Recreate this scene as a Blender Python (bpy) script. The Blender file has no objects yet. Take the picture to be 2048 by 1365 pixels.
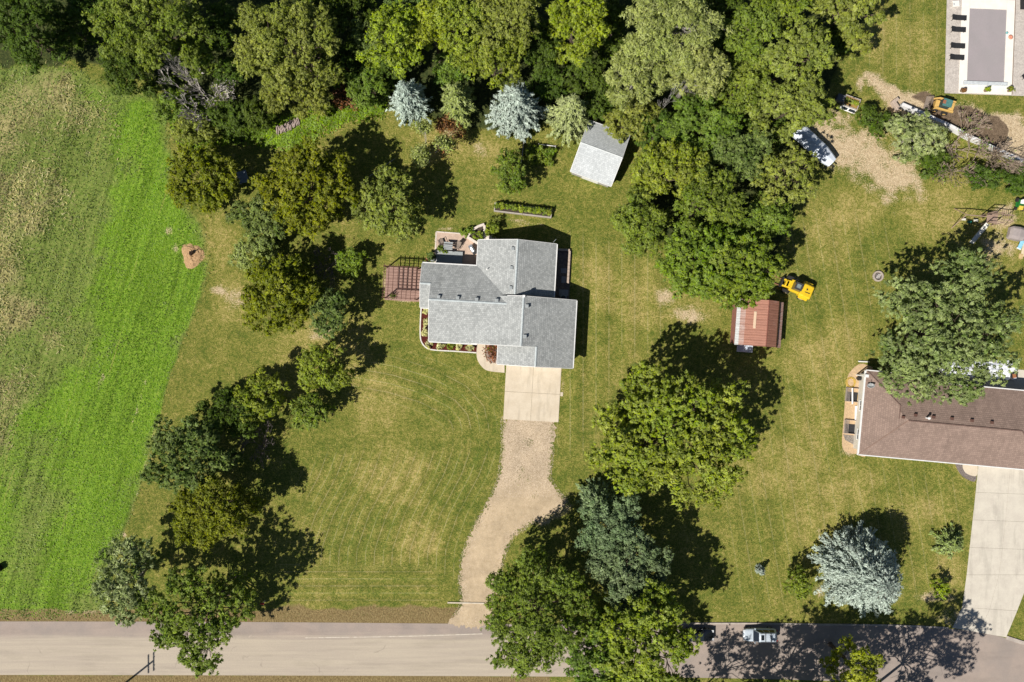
import bpy, math, random
import numpy as np
from mathutils import Vector, Matrix

# ------------------------------------------------------------------ camera, sky, sun
CAM_H = 100.0           # drone height in metres
PPM = 14.2              # photograph pixels per metre at ground level
CX, CY = 1024.0, 682.5
scene = bpy.context.scene
cam_data = bpy.data.cameras.new('camera')
cam_data.sensor_width = 36.0
cam_data.lens = 36.0 * CAM_H * PPM / 2048.0
cam_data.clip_end = 5000.0
cam = bpy.data.objects.new('camera', cam_data)
scene.collection.objects.link(cam)
cam.location = (0, 0, CAM_H)
cam.rotation_euler = (0, 0, 0)
scene.camera = cam

SUN_EL = math.radians(48.0)
SH = (0.785, 0.62)      # direction in which shadows fall on the ground (x, y)
world = bpy.data.worlds.new('World'); scene.world = world; world.use_nodes = True
wn = world.node_tree
sky = wn.nodes.new('ShaderNodeTexSky'); sky.sky_type = 'NISHITA'; sky.sun_disc = False
sky.sun_elevation = SUN_EL
sky.air_density = 0.8; sky.dust_density = 0.3
sky.sun_rotation = math.atan2(-SH[0], -SH[1])
wn.links.new(sky.outputs[0], wn.nodes['Background'].inputs[0])
wn.nodes['Background'].inputs[1].default_value = 0.05
sd = bpy.data.lights.new('sun', 'SUN'); sd.energy = 5.0; sd.angle = math.radians(0.5); sd.color = (1.0, 0.955, 0.88)
sun = bpy.data.objects.new('sun', sd); scene.collection.objects.link(sun)
_d = Vector((SH[0] * math.cos(SUN_EL), SH[1] * math.cos(SUN_EL), -math.sin(SUN_EL)))
sun.rotation_euler = _d.to_track_quat('-Z', 'Y').to_euler()
sun.location = (-60, -48, 80)
scene.view_settings.view_transform = 'Standard'
scene.view_settings.look = 'None'
scene.view_settings.exposure = 0.25
scene.view_settings.gamma = 1.0
scene.cycles.max_bounces = 6
scene.cycles.diffuse_bounces = 3
scene.cycles.transparent_max_bounces = 4

# ------------------------------------------------------------------ helpers
COL = scene.collection
R = math.radians
rng = np.random.default_rng(7)
random.seed(7)

def P(px, py, z=0.0):
    """real place of a point at height z that the survey drone saw at (px, py)"""
    k = (CAM_H - z) / CAM_H / PPM
    return Vector(((px - CX) * k, (CY - py) * k, z))

def tag(o, label=None, cat=None, group=None, kind=None):
    if label: o['label'] = label
    if cat: o['category'] = cat
    if group: o['group'] = group
    if kind: o['kind'] = kind
    return o

def thing(name, label, cat, loc=(0, 0, 0), rz=0.0, group=None):
    o = bpy.data.objects.new(name, None); COL.objects.link(o)
    o.empty_display_size = 0.2
    o.location = loc; o.rotation_euler = (0, 0, rz)
    return tag(o, label, cat, group)

class MB:
    def __init__(s): s.v = []; s.f = []; s.uv = {}
    def add(s, vs, fs):
        b = len(s.v); s.v += [tuple(p) for p in vs]
        s.f += [tuple(b + i for i in f) for f in fs]
        return s
    def hexa(s, b, t):
        n = len(b)
        return s.add(list(b) + list(t), [tuple(range(n - 1, -1, -1)), tuple(range(n, 2 * n))] +
                     [(i, (i + 1) % n, n + (i + 1) % n, n + i) for i in range(n)])
    def box(s, cx, cy, cz, sx, sy, sz, rz=0.0, taper=1.0):
        c, q = math.cos(rz), math.sin(rz)
        def pt(x, y, z): return (cx + x * c - y * q, cy + x * q + y * c, cz + z)
        a, b, h = sx / 2, sy / 2, sz / 2
        k = taper
        return s.hexa([pt(-a, -b, -h), pt(a, -b, -h), pt(a, b, -h), pt(-a, b, -h)],
                      [pt(-a * k, -b * k, h), pt(a * k, -b * k, h), pt(a * k, b * k, h), pt(-a * k, b * k, h)])
    def prism(s, poly, z0, z1):
        return s.hexa([(p[0], p[1], z0) for p in poly], [(p[0], p[1], z1) for p in poly])
    def tube(s, p0, p1, r0, r1=None, n=8, caps=True):
        p0 = Vector(p0); p1 = Vector(p1); r1 = r0 if r1 is None else r1
        d = (p1 - p0)
        if d.length < 1e-6: return s
        d.normalize()
        a = d.orthogonal().normalized(); b = d.cross(a)
        vs = []
        for p, r in ((p0, r0), (p1, r1)):
            for i in range(n):
                t = 2 * math.pi * i / n
                vs.append(p + a * (r * math.cos(t)) + b * (r * math.sin(t)))
        fs = [(i, (i + 1) % n, n + (i + 1) % n, n + i) for i in range(n)]
        if caps: fs += [tuple(range(n - 1, -1, -1)), tuple(range(n, 2 * n))]
        return s.add(vs, fs)
    def path(s, pts, r, n=6):
        for a, b in zip(pts[:-1], pts[1:]): s.tube(a, b, r, r, n)
        return s
    def lathe(s, prof, n=16, c=(0, 0, 0)):
        vs = []
        for r, z in prof:
            for i in range(n):
                t = 2 * math.pi * i / n
                vs.append((c[0] + r * math.cos(t), c[1] + r * math.sin(t), c[2] + z))
        fs = []
        for k in range(len(prof) - 1):
            for i in range(n):
                j = (i + 1) % n
                fs.append((k * n + i, k * n + j, (k + 1) * n + j, (k + 1) * n + i))
        fs.append(tuple(range(n - 1, -1, -1)))
        m = (len(prof) - 1) * n
        fs.append(tuple(range(m, m + n)))
        return s.add(vs, fs)
    def loft(s, rings):
        n = len(rings[0]); vs = [p for r in rings for p in r]; fs = []
        for k in range(len(rings) - 1):
            for i in range(n):
                j = (i + 1) % n
                fs.append((k * n + i, k * n + j, (k + 1) * n + j, (k + 1) * n + i))
        fs.append(tuple(range(n - 1, -1, -1))); m = (len(rings) - 1) * n
        fs.append(tuple(range(m, m + n)))
        return s.add(vs, fs)
    def mesh(s, name):
        me = bpy.data.meshes.new(name)
        me.from_pydata([tuple(p) for p in s.v], [], s.f); me.update()
        return me
    def build(s, name, mat, parent=None, smooth=False, bevel=0.0):
        me = s.mesh(name); me.materials.append(mat)
        o = bpy.data.objects.new(name, me); COL.objects.link(o)
        if parent: o.parent = parent
        if smooth:
            for p in me.polygons: p.use_smooth = True
        if bevel:
            m = o.modifiers.new('edge', 'BEVEL'); m.width = bevel; m.segments = 2; m.limit_method = 'ANGLE'
        return o

def share(o, parent, loc, rz=0.0, scale=None):
    c = o.copy(); COL.objects.link(c); c.parent = parent
    c.location = loc; c.rotation_euler = (0, 0, rz)
    if scale: c.scale = scale
    return c

def copy_tree(o, parent=None):
    c = o.copy(); COL.objects.link(c)
    if parent: c.parent = parent
    for ch in o.children: copy_tree(ch, c)
    return c

# ------------------------------------------------------------------ materials
def new_mat(name):
    m = bpy.data.materials.new(name); m.use_nodes = True
    return m, m.node_tree.nodes, m.node_tree.links, m.node_tree.nodes['Principled BSDF']

def noise(N, L, co, scale, detail=4, rough=0.6, dist=0.0):
    t = N.new('ShaderNodeTexNoise'); t.inputs['Scale'].default_value = scale
    t.inputs['Detail'].default_value = detail; t.inputs['Roughness'].default_value = rough
    t.inputs['Distortion'].default_value = dist
    if co is not None: L.new(co, t.inputs['Vector'])
    return t.outputs['Fac']

def vmath(N, L, op, a, b=None, c=None, clamp=False):
    t = N.new('ShaderNodeMath'); t.operation = op; t.use_clamp = clamp
    for i, x in enumerate((a, b, c)):
        if x is None: continue
        if isinstance(x, (int, float)): t.inputs[i].default_value = x
        else: L.new(x, t.inputs[i])
    return t.outputs[0]

def ramp(N, L, f, lo, hi, a=0.0, b=1.0):
    t = N.new('ShaderNodeMapRange'); t.interpolation_type = 'SMOOTHSTEP'
    L.new(f, t.inputs[0])
    for i, x in ((1, lo), (2, hi), (3, a), (4, b)): t.inputs[i].default_value = x
    return t.outputs[0]

def mix(N, L, f, a, b, mode='MIX'):
    t = N.new('ShaderNodeMix'); t.data_type = 'RGBA'; t.blend_type = mode
    if isinstance(f, (int, float)): t.inputs[0].default_value = f
    else: L.new(f, t.inputs[0])
    for i, x in ((6, a), (7, b)):
        if isinstance(x, tuple): t.inputs[i].default_value = (x[0], x[1], x[2], 1)
        else: L.new(x, t.inputs[i])
    return t.outputs[2]

def scale_col(N, L, c, f):
    """colour times a number socket"""
    t = N.new('ShaderNodeVectorMath'); t.operation = 'SCALE'
    L.new(c, t.inputs[0])
    if isinstance(f, (int, float)): t.inputs['Scale'].default_value = f
    else: L.new(f, t.inputs['Scale'])
    return t.outputs[0]

def bump(N, L, h, strength=0.5, dist=0.05):
    t = N.new('ShaderNodeBump'); t.inputs['Strength'].default_value = strength
    t.inputs['Distance'].default_value = dist; L.new(h, t.inputs['Height'])
    return t.outputs[0]

def coords(N, kind='Object'):
    return N.new('ShaderNodeTexCoord').outputs[kind]

_cache = {}
def simple(name, c1, c2=None, scale=3.0, rough=0.7, metal=0.0, bumpk=0.0, spec=0.3, grain=0.0, gscale=30.0):
    """two-tone noisy surface"""
    if name in _cache: return _cache[name]
    m, N, L, B = new_mat(name)
    c2 = c2 or tuple(x * 0.75 for x in c1)
    co = coords(N)
    f = noise(N, L, co, scale, 5, 0.65)
    col = mix(N, L, ramp(N, L, f, 0.3, 0.7), c1, c2)
    if grain:
        g = noise(N, L, co, gscale, 3, 0.7)
        col = scale_col(N, L, col, ramp(N, L, g, 0.3, 0.7, 1 - grain, 1 + grain))
    L.new(col, B.inputs['Base Color'])
    B.inputs['Roughness'].default_value = rough
    B.inputs['Metallic'].default_value = metal
    B.inputs['Specular IOR Level'].default_value = spec
    if bumpk:
        L.new(bump(N, L, noise(N, L, co, gscale, 4), bumpk, 0.02), B.inputs['Normal'])
    _cache[name] = m
    return m

def glass_mat(name, c=(0.02, 0.025, 0.03)):
    if name in _cache: return _cache[name]
    m, N, L, B = new_mat(name)
    f = noise(N, L, coords(N), 1.5)
    L.new(mix(N, L, f, c, tuple(x * 1.6 for x in c)), B.inputs['Base Color'])
    B.inputs['Roughness'].default_value = 0.06; B.inputs['Specular IOR Level'].default_value = 0.7
    _cache[name] = m
    return m

def paint_mat(name, c, rough=0.25, coat=0.6):
    if name in _cache: return _cache[name]
    m, N, L, B = new_mat(name)
    f = noise(N, L, coords(N), 6.0, 5)
    L.new(mix(N, L, ramp(N, L, f, 0.35, 0.75), c, tuple(x * 0.82 for x in c)), B.inputs['Base Color'])
    B.inputs['Roughness'].default_value = rough; B.inputs['Coat Weight'].default_value = coat
    B.inputs['Coat Roughness'].default_value = 0.1
    _cache[name] = m
    return m

def leaf_mat(name, c, c2, trans=0.3, rough=0.55):
    """foliage: colour varies from clump to clump and leaf to leaf"""
    if name in _cache: return _cache[name]
    m, N, L, B = new_mat(name)
    a = N.new('ShaderNodeAttribute'); a.attribute_name = 'tone'
    sep = N.new('ShaderNodeSeparateColor'); L.new(a.outputs['Color'], sep.inputs[0])
    col = mix(N, L, sep.outputs[0], c, c2)
    col = scale_col(N, L, col, vmath(N, L, 'MULTIPLY_ADD', sep.outputs[1], 1.25, 0.48))  # random brightness, spread widened so darker leaves also paint shaded gaps in the crown
    oi = N.new('ShaderNodeObjectInfo')
    hs = N.new('ShaderNodeHueSaturation')
    L.new(vmath(N, L, 'MULTIPLY_ADD', oi.outputs['Random'], 0.024, 0.488), hs.inputs['Hue'])
    L.new(vmath(N, L, 'MULTIPLY_ADD', sep.outputs[2], 0.3, 0.85), hs.inputs['Saturation'])
    L.new(col, hs.inputs['Color'])
    col = hs.outputs[0]
    L.new(col, B.inputs['Base Color']); B.inputs['Roughness'].default_value = rough
    B.inputs['Specular IOR Level'].default_value = 0.08
    tr = N.new('ShaderNodeBsdfTranslucent'); L.new(col, tr.inputs[0])
    mx = N.new('ShaderNodeMixShader'); mx.inputs[0].default_value = trans
    L.new(B.outputs[0], mx.inputs[1]); L.new(tr.outputs[0], mx.inputs[2])
    L.new(mx.outputs[0], N['Material Output'].inputs[0])
    _cache[name] = m
    return m

def bark_mat(name, c):
    return simple(name, c, tuple(x * 0.55 for x in c), 5.0, 0.9, 0, 0.6, 0.15, 0.3, 18)

# ------------------------------------------------------------------ ground
def poly_m(pts):
    return np.array([[(p[0] - CX) / PPM, (CY - p[1]) / PPM] for p in pts])

def seg_dist(X, Y, a, b):
    d = b - a; l2 = max(float(d @ d), 1e-9)
    t = np.clip(((X - a[0]) * d[0] + (Y - a[1]) * d[1]) / l2, 0, 1)
    return np.hypot(X - a[0] - t * d[0], Y - a[1] - t * d[1])

def sdf(X, Y, pts):
    q = poly_m(pts); D = np.full(X.shape, 1e9); ins = np.zeros(X.shape, bool)
    for i in range(len(q)):
        a, b = q[i], q[(i + 1) % len(q)]
        D = np.minimum(D, seg_dist(X, Y, a, b))
        if abs(b[1] - a[1]) > 1e-9:
            c = ((a[1] > Y) != (b[1] > Y)) & (X < (b[0] - a[0]) * (Y - a[1]) / (b[1] - a[1]) + a[0])
            ins ^= c
    return np.where(ins, D, -D)

def line_dist(X, Y, pts):
    q = poly_m(pts); D = np.full(X.shape, 1e9)
    for a, b in zip(q[:-1], q[1:]): D = np.minimum(D, seg_dist(X, Y, a, b))
    return D

def soft(d, w): return np.clip(d / w + 0.5, 0, 1)
def blob(X, Y, px, py, rx, ry, ang=0.0):
    x = X - (px - CX) / PPM; y = Y - (CY - py) / PPM
    c, s = math.cos(R(ang)), math.sin(R(ang))
    u = (x * c - y * s) / (rx / PPM); v = (x * s + y * c) / (ry / PPM)
    return np.clip(1.15 - 0.65 * (u * u + v * v), 0, 1)

def value_noise(X, Y, cell, seed):
    r = np.random.default_rng(seed); T = r.random((256, 256))
    gx = X / cell; gy = Y / cell
    ix = np.floor(gx).astype(int); iy = np.floor(gy).astype(int)
    fx = gx - ix; fy = gy - iy; fx = fx * fx * (3 - 2 * fx); fy = fy * fy * (3 - 2 * fy)
    g = lambda a, b: T[a % 256, b % 256]
    return (g(ix, iy) * (1 - fx) + g(ix + 1, iy) * fx) * (1 - fy) + (g(ix, iy + 1) * (1 - fx) + g(ix + 1, iy + 1) * fx) * fy

FIELD = [(-900, 60), (120, 110), (215, 175), (330, 190), (345, 300), (342, 380), (380, 440), (415, 530), (395, 600), (370, 670),
         (345, 740), (320, 830), (295, 920), (270, 1000), (245, 1080), (228, 1150), (205, 1236), (-900, 1236)]
BRIGHT = [(232, 190), (322, 180), (340, 300), (342, 380), (380, 440), (415, 530), (395, 600), (370, 670),
          (345, 740), (320, 830), (295, 920), (270, 1000), (236, 1090), (190, 1150), (110, 1235), (-300, 1236), (-300, 900), (0, 890), (90, 830),
          (140, 760), (170, 690), (200, 600), (230, 500), (245, 400), (262, 330), (245, 260)]
MEADOW = [(-900, 60), (140, 110), (215, 190), (225, 260), (150, 300), (120, 330), (135, 420), (80, 480), (150, 560), (160, 640), (110, 720),
          (70, 800), (0, 850), (-900, 880)]
SHED_DIRT = [(1590, 250), (1640, 225), (1700, 262), (1760, 275), (1800, 300), (1835, 320), (1850, 350), (1838, 385), (1790, 390), (1730, 360), (1690, 322), (1650, 330)]
BUILD_DIRT = [(1735, 150), (1790, 170), (1850, 182), (1900, 205), (1960, 215), (2060, 240), (2200, 280), (2200, 360), (2060, 330), (1960, 290), (1880, 255), (1800, 245), (1765, 225), (1775, 200), (1745, 190)]
MUD = [(1805, 186), (1850, 180), (1885, 200), (1930, 215), (1990, 230), (2015, 262), (1985, 300), (1930, 278), (1870, 240), (1842, 210)]
VERGE = [(-900, 1224), (210, 1219), (560, 1216), (900, 1212), (985, 1215), (985, 1252), (-900, 1252)]
VERGE_S = [(-900, 1346), (1100, 1350), (1100, 1372), (600, 1376), (-900, 1378)]
DRY_POLYS = [(470, 605, 46, 44, 20), (605, 690, 62, 34, -30), (590, 760, 60, 40, 0), (700, 700, 50, 60, 0), (760, 800, 60, 60, 0), (780, 950, 70, 60, 0),
             (840, 1080, 50, 40, 0), (890, 290, 45, 40, 20), (970, 300, 50, 40, 0), (1080, 600, 10, 10, 0), (1370, 615, 60, 35, 10), (1280, 590, 60, 60, 0),
             (1690, 690, 50, 60, 0), (1640, 720, 60, 60, 0), (1560, 930, 90, 60, 0), (1640, 1050, 60, 80, 0), (1700, 980, 60, 50, 0), (1620, 850, 50, 60, 0),
             (1880, 420, 80, 60, 0), (1990, 470, 60, 60, 0), (1720, 420, 60, 40, 0), (1660, 460, 50, 60, 0), (1640, 1100, 40, 40, 0), (1900, 1150, 30, 60, 0),
             (1750, 60, 40, 50, 0), (1840, 100, 40, 60, 0), (660, 255, 60, 14, -20), (430, 480, 40, 50, 0), (1840, 1020, 60, 30, 0), (1200, 560, 40, 60, 0)]
DIRT_BLOBS = [(385, 512, 24, 22, 0), (352, 496, 9, 14, 0), (338, 460, 8, 16, 0), (645, 660, 36, 20, -30), (470, 600, 30, 26, 20), (1375, 625, 46, 22, 12), (1330, 600, 26, 30, 0),
              (1045, 445, 60, 5, 4), (1695, 905, 24, 10, 20), (900, 262, 20, 36, 40), (960, 300, 18, 22, 0), (652, 1060, 5, 7, 0), (1115, 1010, 34, 30, 0), (1090, 1035, 50, 18, -20),
              (1636, 1070, 10, 22, 0), (1640, 1178, 16, 26, 0), (1870, 1195, 50, 14, 0), (1900, 1235, 24, 20, 0), (1740, 155, 20, 8, 20), (1720, 170, 8, 20, 0), (1995, 490, 40, 40, 0),
              (2010, 430, 36, 30, 0), (806, 601, 40, 5, 3), (768, 568, 5, 38, 3), (870, 497, 4, 40, 3), (905, 461, 36, 4, 4),
              (1122, 790, 4, 50, 3), (1003, 790, 4, 55, 3), (410, 275, 12, 16, 30), (692, 190, 20, 20, 0), (175, 310, 8, 10, 0), (200, 770, 5, 30, 20), (283, 790, 4, 60, 18),
              (160, 1224, 40, 8, 0), (1590, 560, 10, 10, 0), (1725, 735, 20, 10, 0), (440, 580, 26, 12, 0)]

def zones(X, Y):
    wob = (value_noise(X, Y, 2.3, 3) - 0.5) * 1.6 + (value_noise(X, Y, 0.9, 4) - 0.5) * 0.7
    field = soft(sdf(X, Y, FIELD) + wob * (0.25 + 1.2 * np.clip((Y - 2) / 12, 0, 1)), 0.9 + 3.0 * np.clip((Y - 2) / 12, 0, 1))
    bright = soft(sdf(X, Y, BRIGHT) + 0.6 + wob * 2.6 + (value_noise(X, Y, 5.0, 12) - 0.5) * 7, 9.0) * field
    big = (value_noise(X, Y, 9.0, 8) - 0.5) * 9 + (value_noise(X, Y, 4.0, 9) - 0.5) * 5
    meadow = soft(sdf(X, Y, MEADOW) - 3.6 + wob * 2.6 + big, 9.0) * field * 0.85
    ll = soft(sdf(X, Y, [(-300, 860), (120, 900), (170, 1000), (60, 1230), (-300, 1230)]) + wob * 2, 10.0)
    bright = bright * (1 - ll * (0.25 + 0.6 * value_noise(X, Y, 4.5, 21)))
    dirt = np.maximum(soft(sdf(X, Y, SHED_DIRT) + 1.5 + wob * 2.0, 6.5) * 0.82, soft(sdf(X, Y, BUILD_DIRT) + wob, 2.0) * 0.95)
    for b in DIRT_BLOBS: dirt = np.maximum(dirt, blob(X, Y, *b) * 0.62)
    edge = line_dist(X, Y, [(322, 830), (296, 920), (271, 1000), (246, 1080), (228, 1150)])
    dirt = np.maximum(dirt, np.clip(1.0 - edge / 0.35, 0, 1) * 0.62)
    dry = np.zeros(X.shape)
    for b in DRY_POLYS: dry = np.maximum(dry, blob(X, Y, *b) * 0.9)
    verge = np.maximum(soft(sdf(X, Y, VERGE) + wob * 0.5, 1.2), soft(sdf(X, Y, VERGE_S) + wob * 0.4, 1.0))
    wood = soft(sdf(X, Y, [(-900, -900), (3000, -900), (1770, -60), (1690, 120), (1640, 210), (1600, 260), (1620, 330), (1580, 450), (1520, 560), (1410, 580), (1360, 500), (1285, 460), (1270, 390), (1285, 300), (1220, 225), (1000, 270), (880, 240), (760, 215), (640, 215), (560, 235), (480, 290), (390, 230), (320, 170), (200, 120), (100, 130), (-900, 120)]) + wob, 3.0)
    mud = soft(sdf(X, Y, MUD) + wob * 0.8, 1.4)
    # mower passes
    d = line_dist(X, Y, [(560, 660), (700, 672), (800, 690), (880, 715), (950, 752), (992, 800), (1004, 850), (1003, 900), (985, 950), (942, 1030), (918, 1100), (914, 1230)])
    ph = d / 1.25
    st = soft(sdf(X, Y, [(690, 720), (860, 720), (950, 760), (1000, 850), (998, 920), (970, 970), (925, 1060), (912, 1120), (905, 1150), (620, 1140), (600, 960), (680, 860)]), 3.0)
    fy = np.interp(CY - Y * PPM, [690, 715, 752, 800, 850, 900, 950, 1030, 1100, 1240], [800, 880, 950, 992, 1004, 1003, 985, 942, 918, 912])
    low = soft((CY - Y * PPM - 880) / PPM, 1.0); near = np.clip((9.0 - d) / 2.0, 0, 1)
    ph = np.where(low > 0.5, ((fy - CX) / PPM - X) / 1.25, ph)
    st = st * np.where(low > 0.5, np.clip((CY - Y * PPM - 895) / 20, 0.25, 1), near * np.clip((868 - (CY - Y * PPM)) / 15, 0, 1))
    hz = soft(sdf(X, Y, [(560, 1128), (870, 1128), (880, 1205), (570, 1205)]), 1.2)
    ph = np.where(hz > st, Y / 1.0, ph); st = np.maximum(st, hz)
    rt = soft(sdf(X, Y, [(1130, 470), (1330, 500), (1330, 690), (1240, 720), (1170, 900), (1112, 900), (1120, 740), (1160, 730)]), 3.0)
    ph = np.where(rt > st, X / 1.82, ph); st = np.maximum(st, rt * 0.7)
    r2 = soft(sdf(X, Y, [(1540, 430), (1720, 420), (1800, 480), (1760, 620), (1700, 720), (1700, 920), (1930, 960), (1900, 1180), (1480, 1210), (1450, 1010), (1520, 900), (1600, 700), (1570, 600)]), 4.0)
    ph = np.where(r2 > st, (X + 0.16 * Y) / 1.9 + 0.5, ph); st = np.maximum(st, r2 * 0.55)
    pl = soft(sdf(X, Y, [(1720, -20), (1890, -20), (1886, 190), (1760, 150), (1700, 130)]), 3.0)
    ph = np.where(pl > st, X / 1.9, ph); st = np.maximum(st, pl * 0.45)
    fs = soft(sdf(X, Y, [(-100, 870), (150, 880), (150, 1215), (-100, 1215)]), 6.0) * 0.55
    ph = np.where(fs > st, Y / 1.1, ph); st = np.maximum(st, fs)
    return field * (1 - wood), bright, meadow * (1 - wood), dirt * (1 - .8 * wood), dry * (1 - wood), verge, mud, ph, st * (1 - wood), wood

def ground_material():
    m, N, L, B = new_mat('ground_cover')
    co = coords(N)
    def attr(n):
        a = N.new('ShaderNodeAttribute'); a.attribute_name = n
        s = N.new('ShaderNodeSeparateColor'); L.new(a.outputs['Color'], s.inputs[0])
        return s.outputs[0], s.outputs[1], s.outputs[2]
    field, bright, meadow = attr('zone_a')
    dirt, dry, verge = attr('zone_b')
    mud, phase, strength = attr('zone_c')
    wood = attr('zone_d')[0]
    n_big = noise(N, L, co, 0.09, 3, 0.55)
    n_mid = noise(N, L, co, 0.5, 5, 0.65, 0.4)
    n_sm = noise(N, L, co, 2.2, 5, 0.7, 0.3)
    n_gr = noise(N, L, co, 6.5, 3, 0.7)
    n_fi = noise(N, L, co, 17.0, 2, 0.7)
    # stretched noise that reads as blades lying over
    mp = N.new('ShaderNodeMapping'); mp.inputs['Scale'].default_value = (3.6, 1.1, 1); mp.inputs['Rotation'].default_value = (0, 0, R(20))
    L.new(co, mp.inputs[0])
    n_st = noise(N, L, mp.outputs[0], 2.0, 4, 0.7)
    # lawn
    s = vmath(N, L, 'MULTIPLY_ADD', n_big, 0.45, vmath(N, L, 'MULTIPLY_ADD', n_mid, 0.9, vmath(N, L, 'MULTIPLY', n_sm, 1.5)))
    s = vmath(N, L, 'MULTIPLY_ADD', dry, 0.26, s)
    s = vmath(N, L, 'MULTIPLY_ADD', n_gr, 1.0, s)
    g = mix(N, L, ramp(N, L, s, 1.62, 2.12), LAWN_GREEN, LAWN_MID)
    g = mix(N, L, ramp(N, L, s, 1.98, 2.5), g, LAWN_DRY)
    # pale wheel and cut lines left by the mower
    pp = N.new('ShaderNodeMath'); pp.operation = 'FRACT'; L.new(phase, pp.inputs[0])
    dd = vmath(N, L, 'ABSOLUTE', vmath(N, L, 'SUBTRACT', pp.outputs[0], 0.5))
    ln = ramp(N, L, dd, 0.015, 0.06, 1.0, 0.0)
    ln = vmath(N, L, 'MULTIPLY', ln, ramp(N, L, n_mid, 0.34, 0.52, 0.0, 1.0))
    ln = vmath(N, L, 'MULTIPLY', ln, vmath(N, L, 'MULTIPLY', strength, 0.55))
    band = vmath(N, L, 'SINE', vmath(N, L, 'MULTIPLY', phase, math.pi))
    band = vmath(N, L, 'MULTIPLY_ADD', vmath(N, L, 'MULTIPLY', band, strength), 0.12, 1.0)
    g = scale_col(N, L, g, band)
    g = mix(N, L, ln, g, (0.42, 0.37, 0.19))
    # field: growth lies in long streaks along the strip
    ms = N.new('ShaderNodeMapping'); ms.vector_type = 'TEXTURE'; ms.inputs['Rotation'].default_value = (0, 0, R(-17)); ms.inputs['Scale'].default_value = (0.7, 15.0, 1)
    L.new(co, ms.inputs[0])
    n_sk = noise(N, L, ms.outputs[0], 1.0, 4, 0.6)
    f0 = mix(N, L, ramp(N, L, n_sm, 0.3, 0.68), FIELD_A, FIELD_B)
    fb = mix(N, L, ramp(N, L, n_sm, 0.32, 0.68), BRIGHT_A, BRIGHT_B)
    fm = mix(N, L, ramp(N, L, n_st, 0.35, 0.65), MEAD_A, MEAD_B)
    fm = mix(N, L, ramp(N, L, vmath(N, L, 'MULTIPLY_ADD', n_mid, 0.6, vmath(N, L, 'MULTIPLY', n_sm, 0.4)), 0.48, 0.62, 0, 0.8), fm, FIELD_A)
    jig = vmath(N, L, 'MULTIPLY_ADD', n_mid, 0.55, vmath(N, L, 'MULTIPLY_ADD', n_sm, 0.5, -0.52))
    def edge(w, lo=0.35, hi=0.65, k=1.0):
        return ramp(N, L, vmath(N, L, 'MULTIPLY_ADD', jig, k, w), lo, hi)
    fc = mix(N, L, edge(bright, 0.25, 0.75, 1.2), f0, fb)
    fc = mix(N, L, edge(meadow, 0.2, 0.8, 1.5), fc, fm)
    fc = mix(N, L, ramp(N, L, n_sk, 0.60, 0.70, 0.0, 0.55), fc, (0.27, 0.24, 0.075))
    fc = scale_col(N, L, fc, ramp(N, L, n_sk, 0.3, 0.6, 0.72, 1.15))
    fc = mix(N, L, vmath(N, L, 'MULTIPLY', ln, 0.8), fc, (0.34, 0.3, 0.13))
    c = mix(N, L, edge(field, 0.3, 0.7, 0.9), g, fc)
    vd = mix(N, L, ramp(N, L, n_st, 0.35, 0.65), (0.16, 0.10, 0.05), (0.30, 0.22, 0.11))
    c = mix(N, L, vmath(N, L, 'MULTIPLY', edge(verge, 0.4, 0.75, 0.8), 0.85), c, vd)
    dc = mix(N, L, ramp(N, L, n_sm, 0.35, 0.7), (0.58, 0.46, 0.30), (0.42, 0.31, 0.185))
    dj = vmath(N, L, 'MULTIPLY_ADD', n_gr, 0.55, vmath(N, L, 'MULTIPLY_ADD', n_mid, 0.6, -0.58))
    c = mix(N, L, ramp(N, L, vmath(N, L, 'MULTIPLY_ADD', dj, 2.2, dirt), 0.40, 0.78), c, dc)
    mc = mix(N, L, ramp(N, L, n_sm, 0.3, 0.7), (0.12, 0.085, 0.055), (0.21, 0.15, 0.10))
    c = mix(N, L, edge(mud, 0.4, 0.6, 0.5), c, mc)
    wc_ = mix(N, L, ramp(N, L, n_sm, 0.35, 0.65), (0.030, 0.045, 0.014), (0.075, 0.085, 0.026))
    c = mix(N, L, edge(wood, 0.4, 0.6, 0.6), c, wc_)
    gr = vmath(N, L, 'MULTIPLY_ADD', n_gr, 1.0, vmath(N, L, 'MULTIPLY', n_fi, 0.8))
    c = scale_col(N, L, c, ramp(N, L, gr, 0.6, 1.2, 0.58, 1.42))
    L.new(c, B.inputs['Base Color'])
    B.inputs['Roughness'].default_value = 0.95; B.inputs['Specular IOR Level'].default_value = 0.1
    h = vmath(N, L, 'MULTIPLY_ADD', n_gr, 0.6, vmath(N, L, 'MULTIPLY_ADD', n_fi, 0.3, vmath(N, L, 'MULTIPLY', n_sm, 0.8)))
    L.new(bump(N, L, h, 0.75, 0.16), B.inputs['Normal'])
    return m

LAWN_GREEN = (0.094, 0.128, 0.020); LAWN_MID = (0.214, 0.206, 0.044); LAWN_DRY = (0.410, 0.325, 0.120)
FIELD_A = (0.098, 0.160, 0.024); FIELD_B = (0.210, 0.240, 0.062)
BRIGHT_A = (0.092, 0.185, 0.012); BRIGHT_B = (0.205, 0.310, 0.036)
MEAD_A = (0.200, 0.185, 0.065); MEAD_B = (0.430, 0.370, 0.170)

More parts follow.
